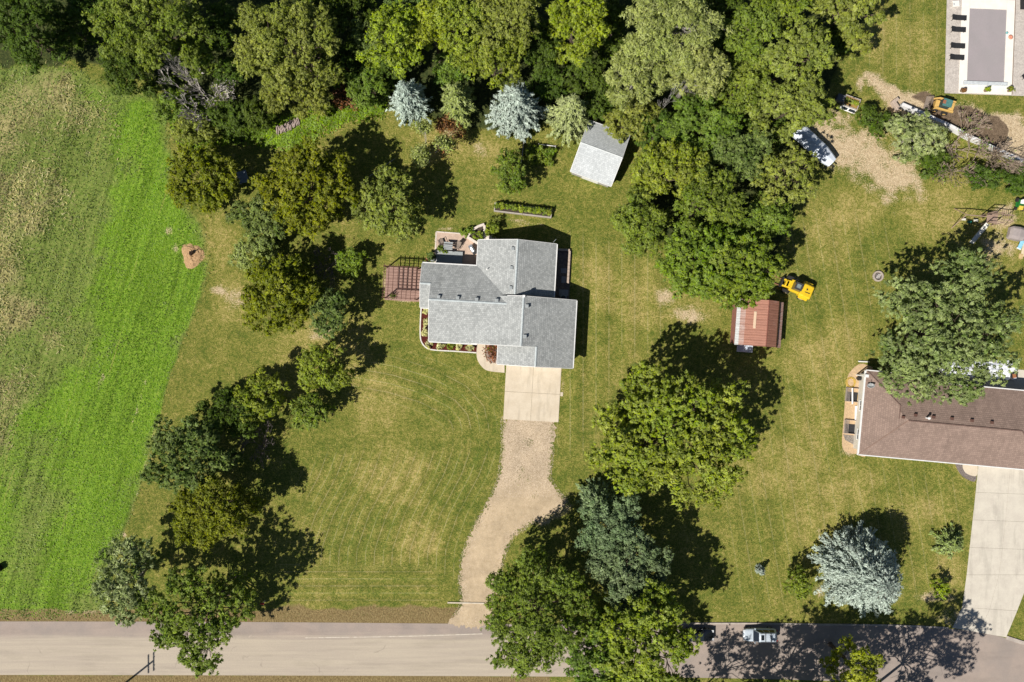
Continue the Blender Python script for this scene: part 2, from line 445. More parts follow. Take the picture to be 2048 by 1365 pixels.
gx = np.concatenate([[-900, -420, -220, -140, -105], np.arange(-90, 90.01, 0.6), [105, 140, 220, 420, 900]])
gy = np.concatenate([[-900, -420, -220, -130, -85], np.arange(-64, 66.01, 0.6), [85, 130, 220, 420, 900]])
GX, GY = np.meshgrid(gx, gy)
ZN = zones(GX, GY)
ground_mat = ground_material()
nx, ny = len(gx), len(gy)
cell_field = (ZN[0][:-1, :-1] + ZN[0][1:, 1:]) / 2 > 0.5
cell_mead = cell_field & ((ZN[2][:-1, :-1] + ZN[2][1:, 1:]) / 2 > 0.5)
idx = np.arange(nx * ny).reshape(ny, nx)

def ground_piece(name, mask):
    jj, ii = np.nonzero(mask)
    quads = np.stack([idx[jj, ii], idx[jj, ii + 1], idx[jj + 1, ii + 1], idx[jj + 1, ii]], 1)
    used, inv = np.unique(quads, return_inverse=True)
    q = inv.reshape(-1, 4)
    X = GX.ravel()[used]; Y = GY.ravel()[used]
    me = bpy.data.meshes.new(name)
    me.vertices.add(len(used)); me.vertices.foreach_set('co', np.stack([X, Y, np.zeros_like(X)], 1).astype(np.float32).ravel())
    me.loops.add(q.size); me.loops.foreach_set('vertex_index', q.astype(np.int32).ravel())
    me.polygons.add(len(q)); me.polygons.foreach_set('loop_start', (np.arange(len(q)) * 4).astype(np.int32))
    me.update(calc_edges=True)
    z = [a.ravel()[used] for a in ZN]
    for nm, ch in (('zone_a', (0, 1, 2)), ('zone_b', (3, 4, 5)), ('zone_c', (6, 7, 8)), ('zone_d', (9, 9, 9))):
        at = me.attributes.new(nm, 'FLOAT_COLOR', 'POINT')
        at.data.foreach_set('color', np.stack([z[ch[0]], z[ch[1]], z[ch[2]], np.ones_like(X)], 1).astype(np.float32).ravel())
    me.materials.append(ground_mat)
    o = bpy.data.objects.new(name, me); COL.objects.link(o)
    return tag(o, kind='structure')

ground_piece('ground', ~cell_field)
ground_piece('hay_field', cell_field & ~cell_mead)
ground_piece('meadow', cell_mead)

# --- flat sheets: road, drives
def jitter_poly(pts, step=0.35, amp=0.12, seed=1):
    q = poly_m(pts); out = []; r = np.random.default_rng(seed)
    for i in range(len(q)):
        a, b = q[i], q[(i + 1) % len(q)]
        n = max(1, int(np.hypot(*(b - a)) / step))
        nrm = np.array([-(b - a)[1], (b - a)[0]]) / max(1e-6, np.hypot(*(b - a)))
        for k in range(n):
            p = a + (b - a) * k / n
            if k: p = p + nrm * r.normal(0, amp)
            out.append((p[0], p[1]))
    return out

def smooth_line(pts, n=8):
    """Catmull-Rom through pixel points"""
    p = [pts[0]] + list(pts) + [pts[-1]]; out = []
    for i in range(1, len(p) - 2):
        for k in range(n):
            t = k / n
            out.append(tuple(0.5 * (2 * p[i][j] + (p[i + 1][j] - p[i - 1][j]) * t + (2 * p[i - 1][j] - 5 * p[i][j] + 4 * p[i + 1][j] - p[i + 2][j]) * t * t +
                                    (3 * p[i][j] - p[i - 1][j] - 3 * p[i + 1][j] + p[i + 2][j]) * t ** 3) for j in (0, 1)))
    out.append(tuple(pts[-1]))
    return out

def slab(name, poly, z0, z1, mat, parent=None, kind=None):
    o = MB().prism(poly, z0, z1).build(name, mat, parent)
    if kind: o['kind'] = kind
    return o

def fill_sheet(name, poly, z, mat, kind='structure'):
    """flat sheet from an arbitrary (concave) outline, with a thin skirt"""
    import bmesh
    bm = bmesh.new()
    vs = [bm.verts.new((p[0], p[1], z)) for p in poly]
    bm.faces.new(vs)
    lo = [bm.verts.new((p[0], p[1], -0.02)) for p in poly]
    for i in range(len(vs)):
        j = (i + 1) % len(vs)
        bm.faces.new((vs[j], vs[i], lo[i], lo[j]))
    bmesh.ops.triangulate(bm, faces=[f for f in bm.faces if len(f.verts) > 4])
    bmesh.ops.recalc_face_normals(bm, faces=bm.faces)
    me = bpy.data.meshes.new(name); bm.to_mesh(me); bm.free()
    me.materials.append(mat)
    o = bpy.data.objects.new(name, me); COL.objects.link(o)
    if kind: o['kind'] = kind
    return o

def road_material():
    m, N, L, B = new_mat('dusty_road')
    co = coords(N)
    sp = N.new('ShaderNodeSeparateXYZ'); L.new(co, sp.inputs[0])
    mp = N.new('ShaderNodeMapping'); mp.inputs['Scale'].default_value = (0.06, 1.6, 1); L.new(co, mp.inputs[0])
    ns = noise(N, L, mp.outputs[0], 1.5, 5, 0.6)
    nb = noise(N, L, co, 0.25, 4); nf = noise(N, L, co, 14, 3, 0.7)
    nm = noise(N, L, co, 1.1, 4)
    ywob = vmath(N, L, 'MULTIPLY_ADD', ns, 1.5, sp.outputs[1])
    dust = mix(N, L, ramp(N, L, ns, 0.3, 0.7), (0.45, 0.385, 0.30), (0.395, 0.335, 0.27))
    grey = mix(N, L, ramp(N, L, nb, 0.3, 0.7), (0.36, 0.29, 0.245), (0.29, 0.245, 0.215))
    # bare asphalt shows along the northern lane edge and, further east, everywhere
    top = ramp(N, L, ywob, -41.6, -40.2)
    east = ramp(N, L, vmath(N, L, 'MULTIPLY_ADD', nb, 14.0, sp.outputs[0]), 10.0, 22.0)
    c = mix(N, L, vmath(N, L, 'MAXIMUM', top, east), dust, grey)
    c = mix(N, L, ramp(N, L, nm, 0.68, 0.78, 0, 0.35), c, (0.58, 0.49, 0.38))
    nw = N.new('ShaderNodeVectorMath'); nw.operation = 'MULTIPLY_ADD'; nt = N.new('ShaderNodeTexNoise'); nt.inputs['Scale'].default_value = 0.6; L.new(co, nt.inputs['Vector'])
    L.new(nt.outputs['Color'], nw.inputs[0]); nw.inputs[1].default_value = (2.5, 2.5, 0); L.new(co, nw.inputs[2])
    vc = N.new('ShaderNodeTexVoronoi'); vc.feature = 'DISTANCE_TO_EDGE'; vc.inputs['Scale'].default_value = 0.13; L.new(nw.outputs[0], vc.inputs['Vector'])
    ck = vmath(N, L, 'MULTIPLY', ramp(N, L, vc.outputs['Distance'], 0.002, 0.010, 1, 0), ramp(N, L, nb, 0.5, 0.65, 0, 0.35))
    c = mix(N, L, ck, c, (0.16, 0.13, 0.11))
    pt = N.new('ShaderNodeMapping'); pt.vector_type = 'TEXTURE'; pt.inputs['Scale'].default_value = (9.0, 1.6, 1); L.new(co, pt.inputs[0])
    np_ = noise(N, L, pt.outputs[0], 1.0, 3, 0.6)
    c = scale_col(N, L, c, ramp(N, L, np_, 0.52, 0.66, 1.0, 0.92))
    c = scale_col(N, L, c, ramp(N, L, nf, 0.3, 0.7, 0.88, 1.12))
    L.new(c, B.inputs['Base Color']); B.inputs['Roughness'].default_value = 0.92; B.inputs['Specular IOR Level'].default_value = 0.15
    L.new(bump(N, L, nf, 0.3, 0.02), B.inputs['Normal'])
    return m

ROAD_TOP = [(-2400, 1241), (-400, 1243), (400, 1244), (940, 1248), (1150, 1249), (1370, 1248), (1640, 1251), (1790, 1253), (1900, 1258), (1970, 1267), (2020, 1279), (2080, 1298), (2300, 1385), (2700, 1600)]
ROAD_BOT = [(-2400, 1350), (-400, 1350), (400, 1351), (1000, 1353), (1400, 1356), (1700, 1364), (1850, 1376), (1960, 1398), (2120, 1470), (2400, 1640)]
rp = [(p[0], p[1]) for p in poly_m(smooth_line(ROAD_TOP, 6))] + [(p[0], p[1]) for p in poly_m(smooth_line(ROAD_BOT, 6))][::-1]
fill_sheet('road', rp, 0.012, road_material())
line_mat = simple('worn_white_line', (0.62, 0.56, 0.47), (0.45, 0.38, 0.30), 2.0, 0.9)
wl = smooth_line([(610, 1276), (760, 1274), (880, 1271), (965, 1268)], 6)
a_ = poly_m([(p[0], p[1] - 0.8) for p in wl]); b_ = poly_m([(p[0], p[1] + 0.8) for p in wl])
o = fill_sheet('road_marking', [tuple(p) for p in a_] + [tuple(p) for p in b_][::-1], 0.018, line_mat)

def band_poly(pts, w):
    """outline of a strip of width w metres along pixel points"""
    q = poly_m(pts); L_, R_ = [], []
    for i in range(len(q)):
        a = q[max(0, i - 1)]; b = q[min(len(q) - 1, i + 1)]
        d = (b - a) / max(1e-6, np.hypot(*(b - a))); n = np.array([-d[1], d[0]])
        L_.append(tuple(q[i] + n * w / 2)); R_.append(tuple(q[i] - n * w / 2))
    return L_ + R_[::-1]

def concrete_mat(name, a, b):
    m, N, L, B = new_mat(name); co = coords(N)
    mp = N.new('ShaderNodeMapping'); mp.vector_type = 'TEXTURE'; mp.inputs['Scale'].default_value = (1.1, 7.0, 1); L.new(co, mp.inputs[0])
    n1 = noise(N, L, mp.outputs[0], 1.0, 4, .6); n2 = noise(N, L, co, .7, 5, .65); n3 = noise(N, L, co, 13, 3, .7); n4 = noise(N, L, co, 2.6, 2, .5)
    c = mix(N, L, ramp(N, L, n2, .3, .7), a, b)
    c = scale_col(N, L, c, ramp(N, L, n1, .5, .66, 1.0, .86))
    c = mix(N, L, ramp(N, L, n4, .74, .80, 0, .5), c, (0.25, 0.2, 0.14))
    c = scale_col(N, L, c, ramp(N, L, n3, .3, .7, .94, 1.06))
    L.new(c, B.inputs['Base Color']); B.inputs['Roughness'].default_value = .85; B.inputs['Specular IOR Level'].default_value = .2
    L.new(bump(N, L, n3, .15, .02), B.inputs['Normal'])
    _cache[name] = m
    return m
conc = concrete_mat('concrete', (0.62, 0.535, 0.415), (0.55, 0.465, 0.35))
conc_x = simple('plain_concrete', (0.66, 0.57, 0.44), (0.58, 0.49, 0.37), 0.6, 0.85, 0, 0.15, 0.2, 0.06, 12)
conc2 = concrete_mat('grey_concrete', (0.60, 0.55, 0.46), (0.53, 0.48, 0.405))
kerb_mat = simple('kerb_concrete', (0.48, 0.42, 0.36), (0.36, 0.31, 0.27), 1.2, 0.9, 0, 0.3, 0.2, 0.15, 14)
# kerb pieces along the northern road edge
def kerb(pts, w=0.22, z=0.13):
    q = smooth_line(pts, 8)
    poly = band_poly(q, w)
    return fill_sheet('kerb', poly, z, kerb_mat)
kerb([(1330, 1247), (1500, 1247), (1640, 1249), (1790, 1251), (1896, 1256)])
kerb([(2012, 1275), (2040, 1284), (2080, 1297), (2300, 1384), (2700, 1599)], 0.5)
kerb([(1120, 1240), (1190, 1241)], 0.2, 0.12)

# gravel drive
def gravel_material():
    m, N, L, B = new_mat('gravel')
    co = coords(N)
    vo = N.new('ShaderNodeTexVoronoi'); vo.inputs['Scale'].default_value = 13.0; L.new(co, vo.inputs['Vector'])
    vs = N.new('ShaderNodeTexVoronoi'); vs.inputs['Scale'].default_value = 3.4; L.new(co, vs.inputs['Vector'])
    nb = noise(N, L, co, 0.35, 5); nm = noise(N, L, co, 1.6, 5); nf = noise(N, L, co, 9, 3, 0.7)
    sp = N.new('ShaderNodeSeparateXYZ'); L.new(co, sp.inputs[0])
    hs = N.new('ShaderNodeSeparateColor'); L.new(vo.outputs['Color'], hs.inputs[0])
    stones = mix(N, L, hs.outputs[0], (0.60, 0.485, 0.345), (0.31, 0.23, 0.15))
    fine = mix(N, L, ramp(N, L, nm, 0.3, 0.7), (0.52, 0.405, 0.265), (0.44, 0.335, 0.215))
    # coarse stone lies towards the house, packed fines further down
    k = ramp(N, L, vmath(N, L, 'MULTIPLY_ADD', nb, 9.0, sp.outputs[1]), -20.0, -13.0)
    k = vmath(N, L, 'MAXIMUM', k, ramp(N, L, nf, 0.50, 0.62, 0, 0.9))
    c = mix(N, L, k, fine, stones)
    c = mix(N, L, vmath(N, L, 'MULTIPLY', ramp(N, L, vmath(N, L, 'MULTIPLY_ADD', nm, 0.6, vmath(N, L, 'MULTIPLY', nf, 0.5)), 0.66, 0.74), 0.8), c, (0.16, 0.15, 0.05))
    c = scale_col(N, L, c, ramp(N, L, nb, 0.35, 0.65, 0.86, 1.08))
    L.new(c, B.inputs['Base Color']); B.inputs['Roughness'].default_value = 0.95; B.inputs['Specular IOR Level'].default_value = 0.15
    L.new(bump(N, L, vo.outputs['Distance'], 0.4, 0.03), B.inputs['Normal'])
    return m
gravel_mat = gravel_material()
GR = [(1006, 838), (1104, 842), (1104, 900), (1098, 955), (1112, 980), (1132, 1002), (1112, 1026), (1068, 1042), (1026, 1072), (1010, 1104), (998, 1150), (986, 1204), (980, 1249),
      (900, 1249), (916, 1222), (926, 1204), (920, 1170), (924, 1120), (938, 1078), (957, 1040), (980, 1002), (999, 956), (1006, 905)]
fill_sheet('gravel_drive', jitter_poly(smooth_line(GR, 4)[:-1], 0.22, 0.22, 3), 0.016, gravel_mat)
strip_mat = simple('pale_timber', (0.62, 0.55, 0.44), (0.5, 0.42, 0.32), 2, 0.85, 0, 0.2, 0.2)
t = thing('threshold_beam', 'pale timber strip laid across the gravel drive beside the road', 'timber', P(932, 1206))
MB().box(0, 0, 0.06, 5.2, 0.20, 0.12, R(-1)).build('beam', strip_mat, t, bevel=0.02)

# loose stones on the gravel
def scatter_mesh(name, pts, size, mat, kind='stuff', seed=0, flat=0.6):
    r = np.random.default_rng(seed); n = len(pts)
    base = np.array([[1, 0, 0], [-0.5, 0.87, 0], [-0.5, -0.87, 0], [0, 0, 1.0]])
    fc = np.array([[0, 1, 3], [1, 2, 3], [2, 0, 3]])
    ang = r.random(n) * 6.28; s = size * (0.5 + r.random(n))
    c, q = np.cos(ang), np.sin(ang)
    V = np.zeros((n, 4, 3))
    V[:, :, 0] = (base[None, :, 0] * c[:, None] - base[None, :, 1] * q[:, None]) * s[:, None] + pts[:, 0:1]
    V[:, :, 1] = (base[None, :, 0] * q[:, None] + base[None, :, 1] * c[:, None]) * s[:, None] + pts[:, 1:2]
    V[:, :, 2] = base[None, :, 2] * s[:, None] * flat + pts[:, 2:3]
    F = (fc[None] + (np.arange(n) * 4)[:, None, None]).reshape(-1, 3)
    me = bpy.data.meshes.new(name)
    me.vertices.add(n * 4); me.vertices.foreach_set('co', V.astype(np.float32).ravel())
    me.loops.add(F.size); me.loops.foreach_set('vertex_index', F.astype(np.int32).ravel())
    me.polygons.add(len(F)); me.polygons.foreach_set('loop_start', (np.arange(len(F)) * 3).astype(np.int32))
    me.update(calc_edges=True); me.materials.append(mat)
    o = bpy.data.objects.new(name, me); COL.objects.link(o); o['kind'] = kind
    return o
_p = np.stack([rng.uniform(-9, 9, 30000), rng.uniform(-40, -10, 30000)], 1)
_d = sdf(_p[:, 0], _p[:, 1], GR)
_p = _p[(_d > -0.35) & (rng.random(30000) < np.where(_p[:, 1] > -22, 1.0, np.clip(1.2 - _d * 0.8, 0.08, 1)))]
stone_mat = simple('loose_stone', (0.64, 0.53, 0.40), (0.30, 0.23, 0.16), 5.0, 0.9)
o = scatter_mesh('gravel_stones', np.concatenate([_p, np.full((len(_p), 1), 0.016)], 1), 0.055, stone_mat, seed=5)
tag(o, 'loose stones scattered over the gravel drive', 'gravel')

# ------------------------------------------------------------------ roofs and walls
def shingle_mat(name, c1, c2, c3, seed=0.0, contrast=1.0):
    m, N, L, B = new_mat(name)
    uv = coords(N, 'UV')
    br = N.new('ShaderNodeTexBrick'); br.offset = 0.5; br.squash = 1.0
    L.new(uv, br.inputs['Vector'])
    br.inputs['Scale'].default_value = 1.0
    br.inputs['Brick Width'].default_value = 0.30; br.inputs['Row Height'].default_value = 0.28
    br.inputs['Mortar Size'].default_value = 0.014; br.inputs['Bias'].default_value = 0.1
    br.inputs['Mortar Smooth'].default_value = 0.3
    br.inputs['Color1'].default_value = (*c1, 1); br.inputs['Color2'].default_value = (*c2, 1); br.inputs['Mortar'].default_value = (*c3, 1)
    n1 = noise(N, L, uv, 0.5, 4); n2 = noise(N, L, uv, 9.0, 3, 0.7); n3 = noise(N, L, uv, 30, 2)
    c = scale_col(N, L, br.outputs['Color'], ramp(N, L, n1, 0.3, 0.7, 0.93, 1.07))
    c = scale_col(N, L, c, ramp(N, L, n2, 0.32, 0.68, 1 - 0.16 * contrast, 1 + 0.14 * contrast))
    c = scale_col(N, L, c, ramp(N, L, n3, 0.3, 0.7, 0.92, 1.08))
    ms = N.new('ShaderNodeMapping'); ms.vector_type = 'TEXTURE'; ms.inputs['Scale'].default_value = (0.8, 5.0, 1); L.new(uv, ms.inputs[0])
    c = scale_col(N, L, c, ramp(N, L, noise(N, L, ms.outputs[0], 1.0, 4, .6), 0.5, 0.72, 1.0, 0.88))
    L.new(c, B.inputs['Base Color']); B.inputs['Roughness'].default_value = 0.9; B.inputs['Specular IOR Level'].default_value = 0.2
    # the lower edge of every course stands proud
    sp = N.new('ShaderNodeSeparateXYZ'); L.new(uv, sp.inputs[0])
    fr = vmath(N, L, 'FRACT', vmath(N, L, 'DIVIDE', sp.outputs[1], 0.27))
    h = vmath(N, L, 'MULTIPLY_ADD', n2, 0.8, vmath(N, L, 'SUBTRACT', 1.0, fr))
    L.new(bump(N, L, h, 0.5, 0.03), B.inputs['Normal'])
    return m

grey_shingle = shingle_mat('grey_shingles', (0.445, 0.455, 0.44), (0.315, 0.325, 0.317), (0.21, 0.218, 0.214))
brown_shingle = shingle_mat('brown_shingles', (0.310, 0.222, 0.180), (0.245, 0.175, 0.142), (0.155, 0.11, 0.092), contrast=0.5)
cap_grey = simple('grey_ridge_shingles', (0.50, 0.54, 0.54), (0.38, 0.41, 0.415), 4.0, 0.9, 0, 0.2, 0.2, 0.1, 9)
cap_brown = simple('brown_ridge_shingles', (0.17, 0.11, 0.09), (0.12, 0.08, 0.066), 4.0, 0.9, 0, 0.2, 0.2, 0.1, 9)
white_trim = simple('white_trim', (0.78, 0.77, 0.75), (0.68, 0.67, 0.65), 2.0, 0.6)
siding = simple('pale_siding', (0.55, 0.52, 0.47), (0.48, 0.45, 0.41), 1.0, 0.75)
vent_mat = simple('roof_vent_metal', (0.34, 0.36, 0.36), (0.26, 0.28, 0.28), 4.0, 0.6)
dark_metal = simple('dark_metal', (0.03, 0.03, 0.033), (0.05, 0.05, 0.052), 6.0, 0.5, 0.2)
pane_mat = glass_mat('window_glass')

def roof_slope(name, quad, mat, parent, thick=0.16):
    """one slope as a slab; quad = eave a, eave b, ridge b, ridge a (3-D points); UV in metres along eave / up slope"""
    q = [Vector(p) for p in quad]
    lo = [p - Vector((0, 0, thick)) for p in q]
    vs = q + lo; n = len(q)
    fs = [tuple(range(n)), tuple(range(2 * n - 1, n - 1, -1))] + [(i, n + i, n + (i + 1) % n, (i + 1) % n) for i in range(n)]
    me = bpy.data.meshes.new(name); me.from_pydata(vs, [], fs); me.update()
    ex = (q[1] - q[0]).normalized(); nn = ex.cross(q[-1] - q[0]).normalized(); ey = nn.cross(ex)
    uvl = me.uv_layers.new(name='UVMap')
    for lp in me.loops:
        d = vs[lp.vertex_index] - q[0]
        uvl.data[lp.index].uv = (d.dot(ex) + 40, d.dot(ey) + 40)
    me.materials.append(mat)
    o = bpy.data.objects.new(name, me); COL.objects.link(o); o.parent = parent
    return o

def ridge_strip(a, b, mat, parent, name='ridge_cap', w=0.16, n=None):
    """row of overlapping cap shingles along a ridge or hip"""
    a = Vector(a); b = Vector(b); m = MB()
    d = (b - a); d.normalize()
    s = d.cross(Vector((0, 0, 1))).normalized()
    m.hexa([a - s * w - Vector((0, 0, 0.06)), b - s * w - Vector((0, 0, 0.06)), b + s * w - Vector((0, 0, 0.06)), a + s * w - Vector((0, 0, 0.06))],
           [a - s * w * 0.3 + Vector((0, 0, 0.05)), b - s * w * 0.3 + Vector((0, 0, 0.05)), b + s * w * 0.3 + Vector((0, 0, 0.05)), a + s * w * 0.3 + Vector((0, 0, 0.05))])
    return m.build(name, mat, parent)

def bar(m, a, b, w, h):
    """box beam from a to b, width w across, height h downwards from the line"""
    a = Vector(a); b = Vector(b); d = (b - a).normalized()
    s = d.cross(Vector((0, 0, 1))); s = s.normalized() if s.length > 1e-4 else Vector((1, 0, 0))
    u = Vector((0, 0, h)) if abs(d.z) < 0.9 else Vector((0, w, 0))
    m.hexa([a - s * w / 2 - u, b - s * w / 2 - u, b + s * w / 2 - u, a + s * w / 2 - u], [a - s * w / 2, b - s * w / 2, b + s * w / 2, a + s * w / 2])
    return m

def window(parent, c, w, h, ax, out, frame_mat=None):
    """c centre of the opening on the wall plane, ax unit vector along the wall, out unit normal"""
    c = Vector(c); ax = Vector(ax); out = Vector(out); up = Vector((0, 0, 1))
    def plate(m, cu, cv, su, sv, d0, d1):
        pts = [(-1, -1), (1, -1), (1, 1), (-1, 1)]
        lo = [c + ax * (cu + a * su / 2) + up * (cv + b * sv / 2) + out * d0 for a, b in pts]
        hi = [c + ax * (cu + a * su / 2) + up * (cv + b * sv / 2) + out * d1 for a, b in pts]
        return m.hexa(lo, hi)
    f = MB(); t = 0.09
    plate(f, 0, h / 2, w + 2 * t, t, -0.02, 0.06); plate(f, 0, -h / 2, w + 2 * t, t, -0.02, 0.08)
    plate(f, -w / 2, 0, t, h - t, -0.02, 0.055); plate(f, w / 2, 0, t, h - t, -0.02, 0.055); plate(f, 0, 0, 0.05, h - t, -0.02, 0.05)
    fo = f.build('window', frame_mat or white_trim, parent)
    p = MB(); plate(p, 0, 0, w - t, h - t, -0.01, 0.02)
    p.build('pane', pane_mat, fo)
    return fo

# ------------------------------------------------------------------ the grey house
HROT = R(-3.2)
H0 = P(1045, 640)
house = thing('house', 'grey shingled house with L shaped gable roofs in the middle of the lawn', 'house', H0, HROT)
def HL(px, py, z=0.0):
    d = P(px, py, z) - H0
    c, s = math.cos(-HROT), math.sin(-HROT)
    return Vector((d.x * c - d.y * s, d.x * s + d.y * c, z))
ZE = 2.9; PITCH = 0.42
uR = HL(1150, 660, ZE).x; uGr = HL(1045, 640, 5.9).x; uGl = HL(942, 690, ZE).x
uFr = HL(1072, 712, 5.05).x; uFl = HL(995, 715, ZE).x
vGn = HL(1098, 598, 3.5).y; vMid = HL(1020, 691, 3.5).y; vFs = HL(1075, 733, 3.2).y
vMn = HL(900, 529, ZE).y; vMr = HL(935, 603, 5.2).y; vMs = HL(906, 686, ZE - 0.3).y
uMl = HL(858, 645, 3.6).x; uCl = HL(842, 570, 3.2).x
vCr = HL(850, 567, 4.0).y; vCs = HL(850, 616, ZE).y
uAl = HL(955, 508, ZE).x; uAr = HL(1111, 540, ZE).x; uA = HL(1033, 536, 5.2).x
vAn = HL(1035, 481, 4.6).y; vAs = vGn + 0.25
pM = (vMn - vMr)                       # horizontal run of the north slope
zMr = ZE + PITCH * pM
zCr = ZE + PITCH * (vMn - vCr); zCe = zCr - PITCH * (vCr - vCs)
zGr = ZE + PITCH * (uR - uGr); zGe = zGr - PITCH * (uGr - uGl)
zFr = ZE + PITCH * (uR - uFr); zFe = zFr - PITCH * (uFr - uFl)
zA = ZE + PITCH * (uAr - uA); zAe = zA - PITCH * (uA - uAl)
zMs = zMr - PITCH * (vMr - vMs)
def roof_z(u, v):
    z = 0
    if uMl <= u <= uGr and vMs <= v <= vMn: z = max(z, zMr - PITCH * abs(v - vMr))
    if uAl <= u <= uAr and vAs <= v <= vAn: z = max(z, zA - PITCH * abs(u - uA))
    if uGl <= u <= uR and vMid <= v <= vGn: z = max(z, zGr - PITCH * abs(u - uGr))
    if uFl <= u <= uR and vFs <= v <= vMid: z = max(z, zFr - PITCH * abs(u - uFr))
    return z
def slopes_x(parent, ul, ur_, urg, zl, zr, zrg, vs_, vn_):
    """gable with a ridge running north-south"""
    roof_slope('roof_slope', [(ur_, vs_, zr), (ur_, vn_, zr), (urg, vn_, zrg), (urg, vs_, zrg)], grey_shingle, parent)
    roof_slope('roof_slope', [(ul, vn_, zl), (ul, vs_, zl), (urg, vs_, zrg), (urg, vn_, zrg)], grey_shingle, parent)
def slopes_y(parent, vs_, vn_, vrg, zs, zn, zrg, ul, ur_):
    roof_slope('roof_slope', [(ur_, vn_, zn), (ul, vn_, zn), (ul, vrg, zrg), (ur_, vrg, zrg)], grey_shingle, parent)
    roof_slope('roof_slope', [(ul, vs_, zs), (ur_, vs_, zs), (ur_, vrg, zrg), (ul, vrg, zrg)], grey_shingle, parent)
roof = bpy.data.objects.new('roof', None); COL.objects.link(roof); roof.parent = house
slopes_y(roof, vMs, vMn, vMr, zMs, ZE, zMr, uMl, uGr)
slopes_y(roof, vCs, vMn, vCr, zCe, ZE, zCr, uCl, uMl - 0.004)
slopes_x(roof, uAl, uAr, uA, zAe, ZE, zA, vAs, vAn)
slopes_x(roof, uGl, uR, uGr, zGe, ZE, zGr, vMid, vGn)
slopes_x(roof, uFl, uR, uFr, zFe, ZE, zFr, vFs, vMid - 0.004)
ridge_strip((uGr, vMid, zGr), (uGr, vGn, zGr), cap_grey, roof)
ridge_strip((uFr, vFs, zFr), (uFr, vMid, zFr), cap_grey, roof)
ridge_strip((uA, vAs, zA), (uA, vAn, zA), cap_grey, roof)
ridge_strip((uMl, vMr, zMr), (uGr - 2.0, vMr, zMr), cap_grey, roof)
ridge_strip((uCl, vCr, zCr), (uMl, vCr, zCr), cap_grey, roof)
# fascia boards and gutters
def fascia(a, b, w=0.07, h=0.22, off=(0, 0, 0)):
    o = Vector(off)
    return bar(MB(), Vector(a) + o, Vector(b) + o, w, h).build('fascia', white_trim, roof)
e = 0.05
fascia((uR + e, vFs, ZE + .01), (uR + e, vGn, ZE + .01), 0.12)
fascia((uMl, vMs - e, zMs + .01), (uGl + .8, vMs - e, zMs + .01), 0.14)
fascia((uMl - e, vMs, zMs), (uMl - e, vMr, zMr)); fascia((uMl - e, vMr, zMr), (uMl - e, vCr + .5, zMr - PITCH * (vCr + .5 - vMr)))
fascia((uCl - e, vCs, zCe), (uCl - e, vCr, zCr)); fascia((uCl - e, vCr, zCr), (uCl - e, vMn, ZE))
fascia((uCl, vCs - e, zCe + .01), (uMl, vCs - e, zCe + .01), 0.12)
fascia((uCl, vMn + e, ZE + .01), (uAl, vMn + e, ZE + .01), 0.14)
fascia((uAl - e, vMn, zAe + .01), (uAl - e, vAn, zAe + .01), 0.1); fascia((uAr + e, vAs, ZE + .01), (uAr + e, vAn, ZE + .01), 0.14)
fascia((uAl, vAn + e, zAe), (uA, vAn + e, zA)); fascia((uA, vAn + e, zA), (uAr, vAn + e, ZE))
fascia((uFl, vFs - e, zFe), (uFr, vFs - e, zFr)); fascia((uFr, vFs - e, zFr), (uR, vFs - e, ZE))
fascia((uFl - e, vFs, zFe + .01), (uFl - e, vMid, zFe + .01), 0.1)
fascia((uGl, vMid - e, zGe), (uGr, vMid - e, zGr), 0.05, 0.1)
fascia((uGr, vGn + e, zGr), (uR, vGn + e, ZE)); fascia((uGr, vGn + e, zGr), (uGr - 2.2, vGn + e, zGr - 2.2 * PITCH))
MB().box(uGr, vGn, zGr + 0.06, 0.34, 0.30, 0.2).build('ridge_end_cap', white_trim, roof)
# roof vents: a low hood on a flange
for px, py in ((878, 594), (916, 596), (954, 599), (994, 601), (1026, 498), (1023, 536), (1022, 576), (1054, 613), (1050, 673)):
    q = HL(px, py, 4.8); z = roof_z(q.x, q.y)
    v = MB().box(q.x, q.y, z + 0.05, 0.44, 0.44, 0.26); v.box(q.x, q.y, z + 0.21, 0.50, 0.50, 0.10, 0, 0.75)
    v.build('roof_vent', vent_mat, roof, bevel=0.02)
q = HL(974, 538, 4.0); z = roof_z(q.x, q.y)
MB().tube((q.x, q.y, z - .1), (q.x, q.y, z + .55), .06, .06, 8).tube((q.x, q.y, z - .06), (q.x, q.y, z + .04), .16, .1, 8).build('vent_pipe', white_trim, roof)
q = HL(1110, 485, 3.1); MB().tube((q.x - .2, q.y, 2.6), (q.x - .2, q.y, 3.6), .03, .03, 6).tube((q.x - .2, q.y, 3.55), (q.x + .1, q.y + .35, 3.75), .025, .025, 6).build('antenna_mast', vent_mat, roof)

def walls(parent, poly_gable, lo, hi, axis, mat):
    """extruded gable wall: poly_gable in (across, z), extruded along the other axis"""
    m = MB()
    if axis == 'v': m.hexa([(a, lo, z) for a, z in poly_gable][::-1], [(a, hi, z) for a, z in poly_gable][::-1])
    else: m.hexa([(lo, a, z) for a, z in poly_gable], [(hi, a, z) for a, z in poly_gable])
    return m.build('wall', mat, parent)
g = 0.45; dz = 0.19
def gable(l, r, c, zl, zr, zc):
    return [(l + g, 0), (r - g, 0), (r - g, zr + g * PITCH - dz), (c, zc - dz), (l + g, zl + g * PITCH - dz)]
walls(house, gable(uAl, uAr, uA, zAe, ZE, zA), vAs, vAn - g, 'v', siding)
walls(house, gable(uGr - (uR - uGr) , uR, uGr, ZE, ZE, zGr), vMid + g, vGn - .35, 'v', siding)
walls(house, gable(uFl, uR, uFr, zFe, ZE, zFr), vFs + g, vMid + g + 0.2, 'v', siding)
walls(house, gable(vMs, vMn, vMr, zMs, ZE, zMr), uMl + g, uGr - .5, 'u', siding)
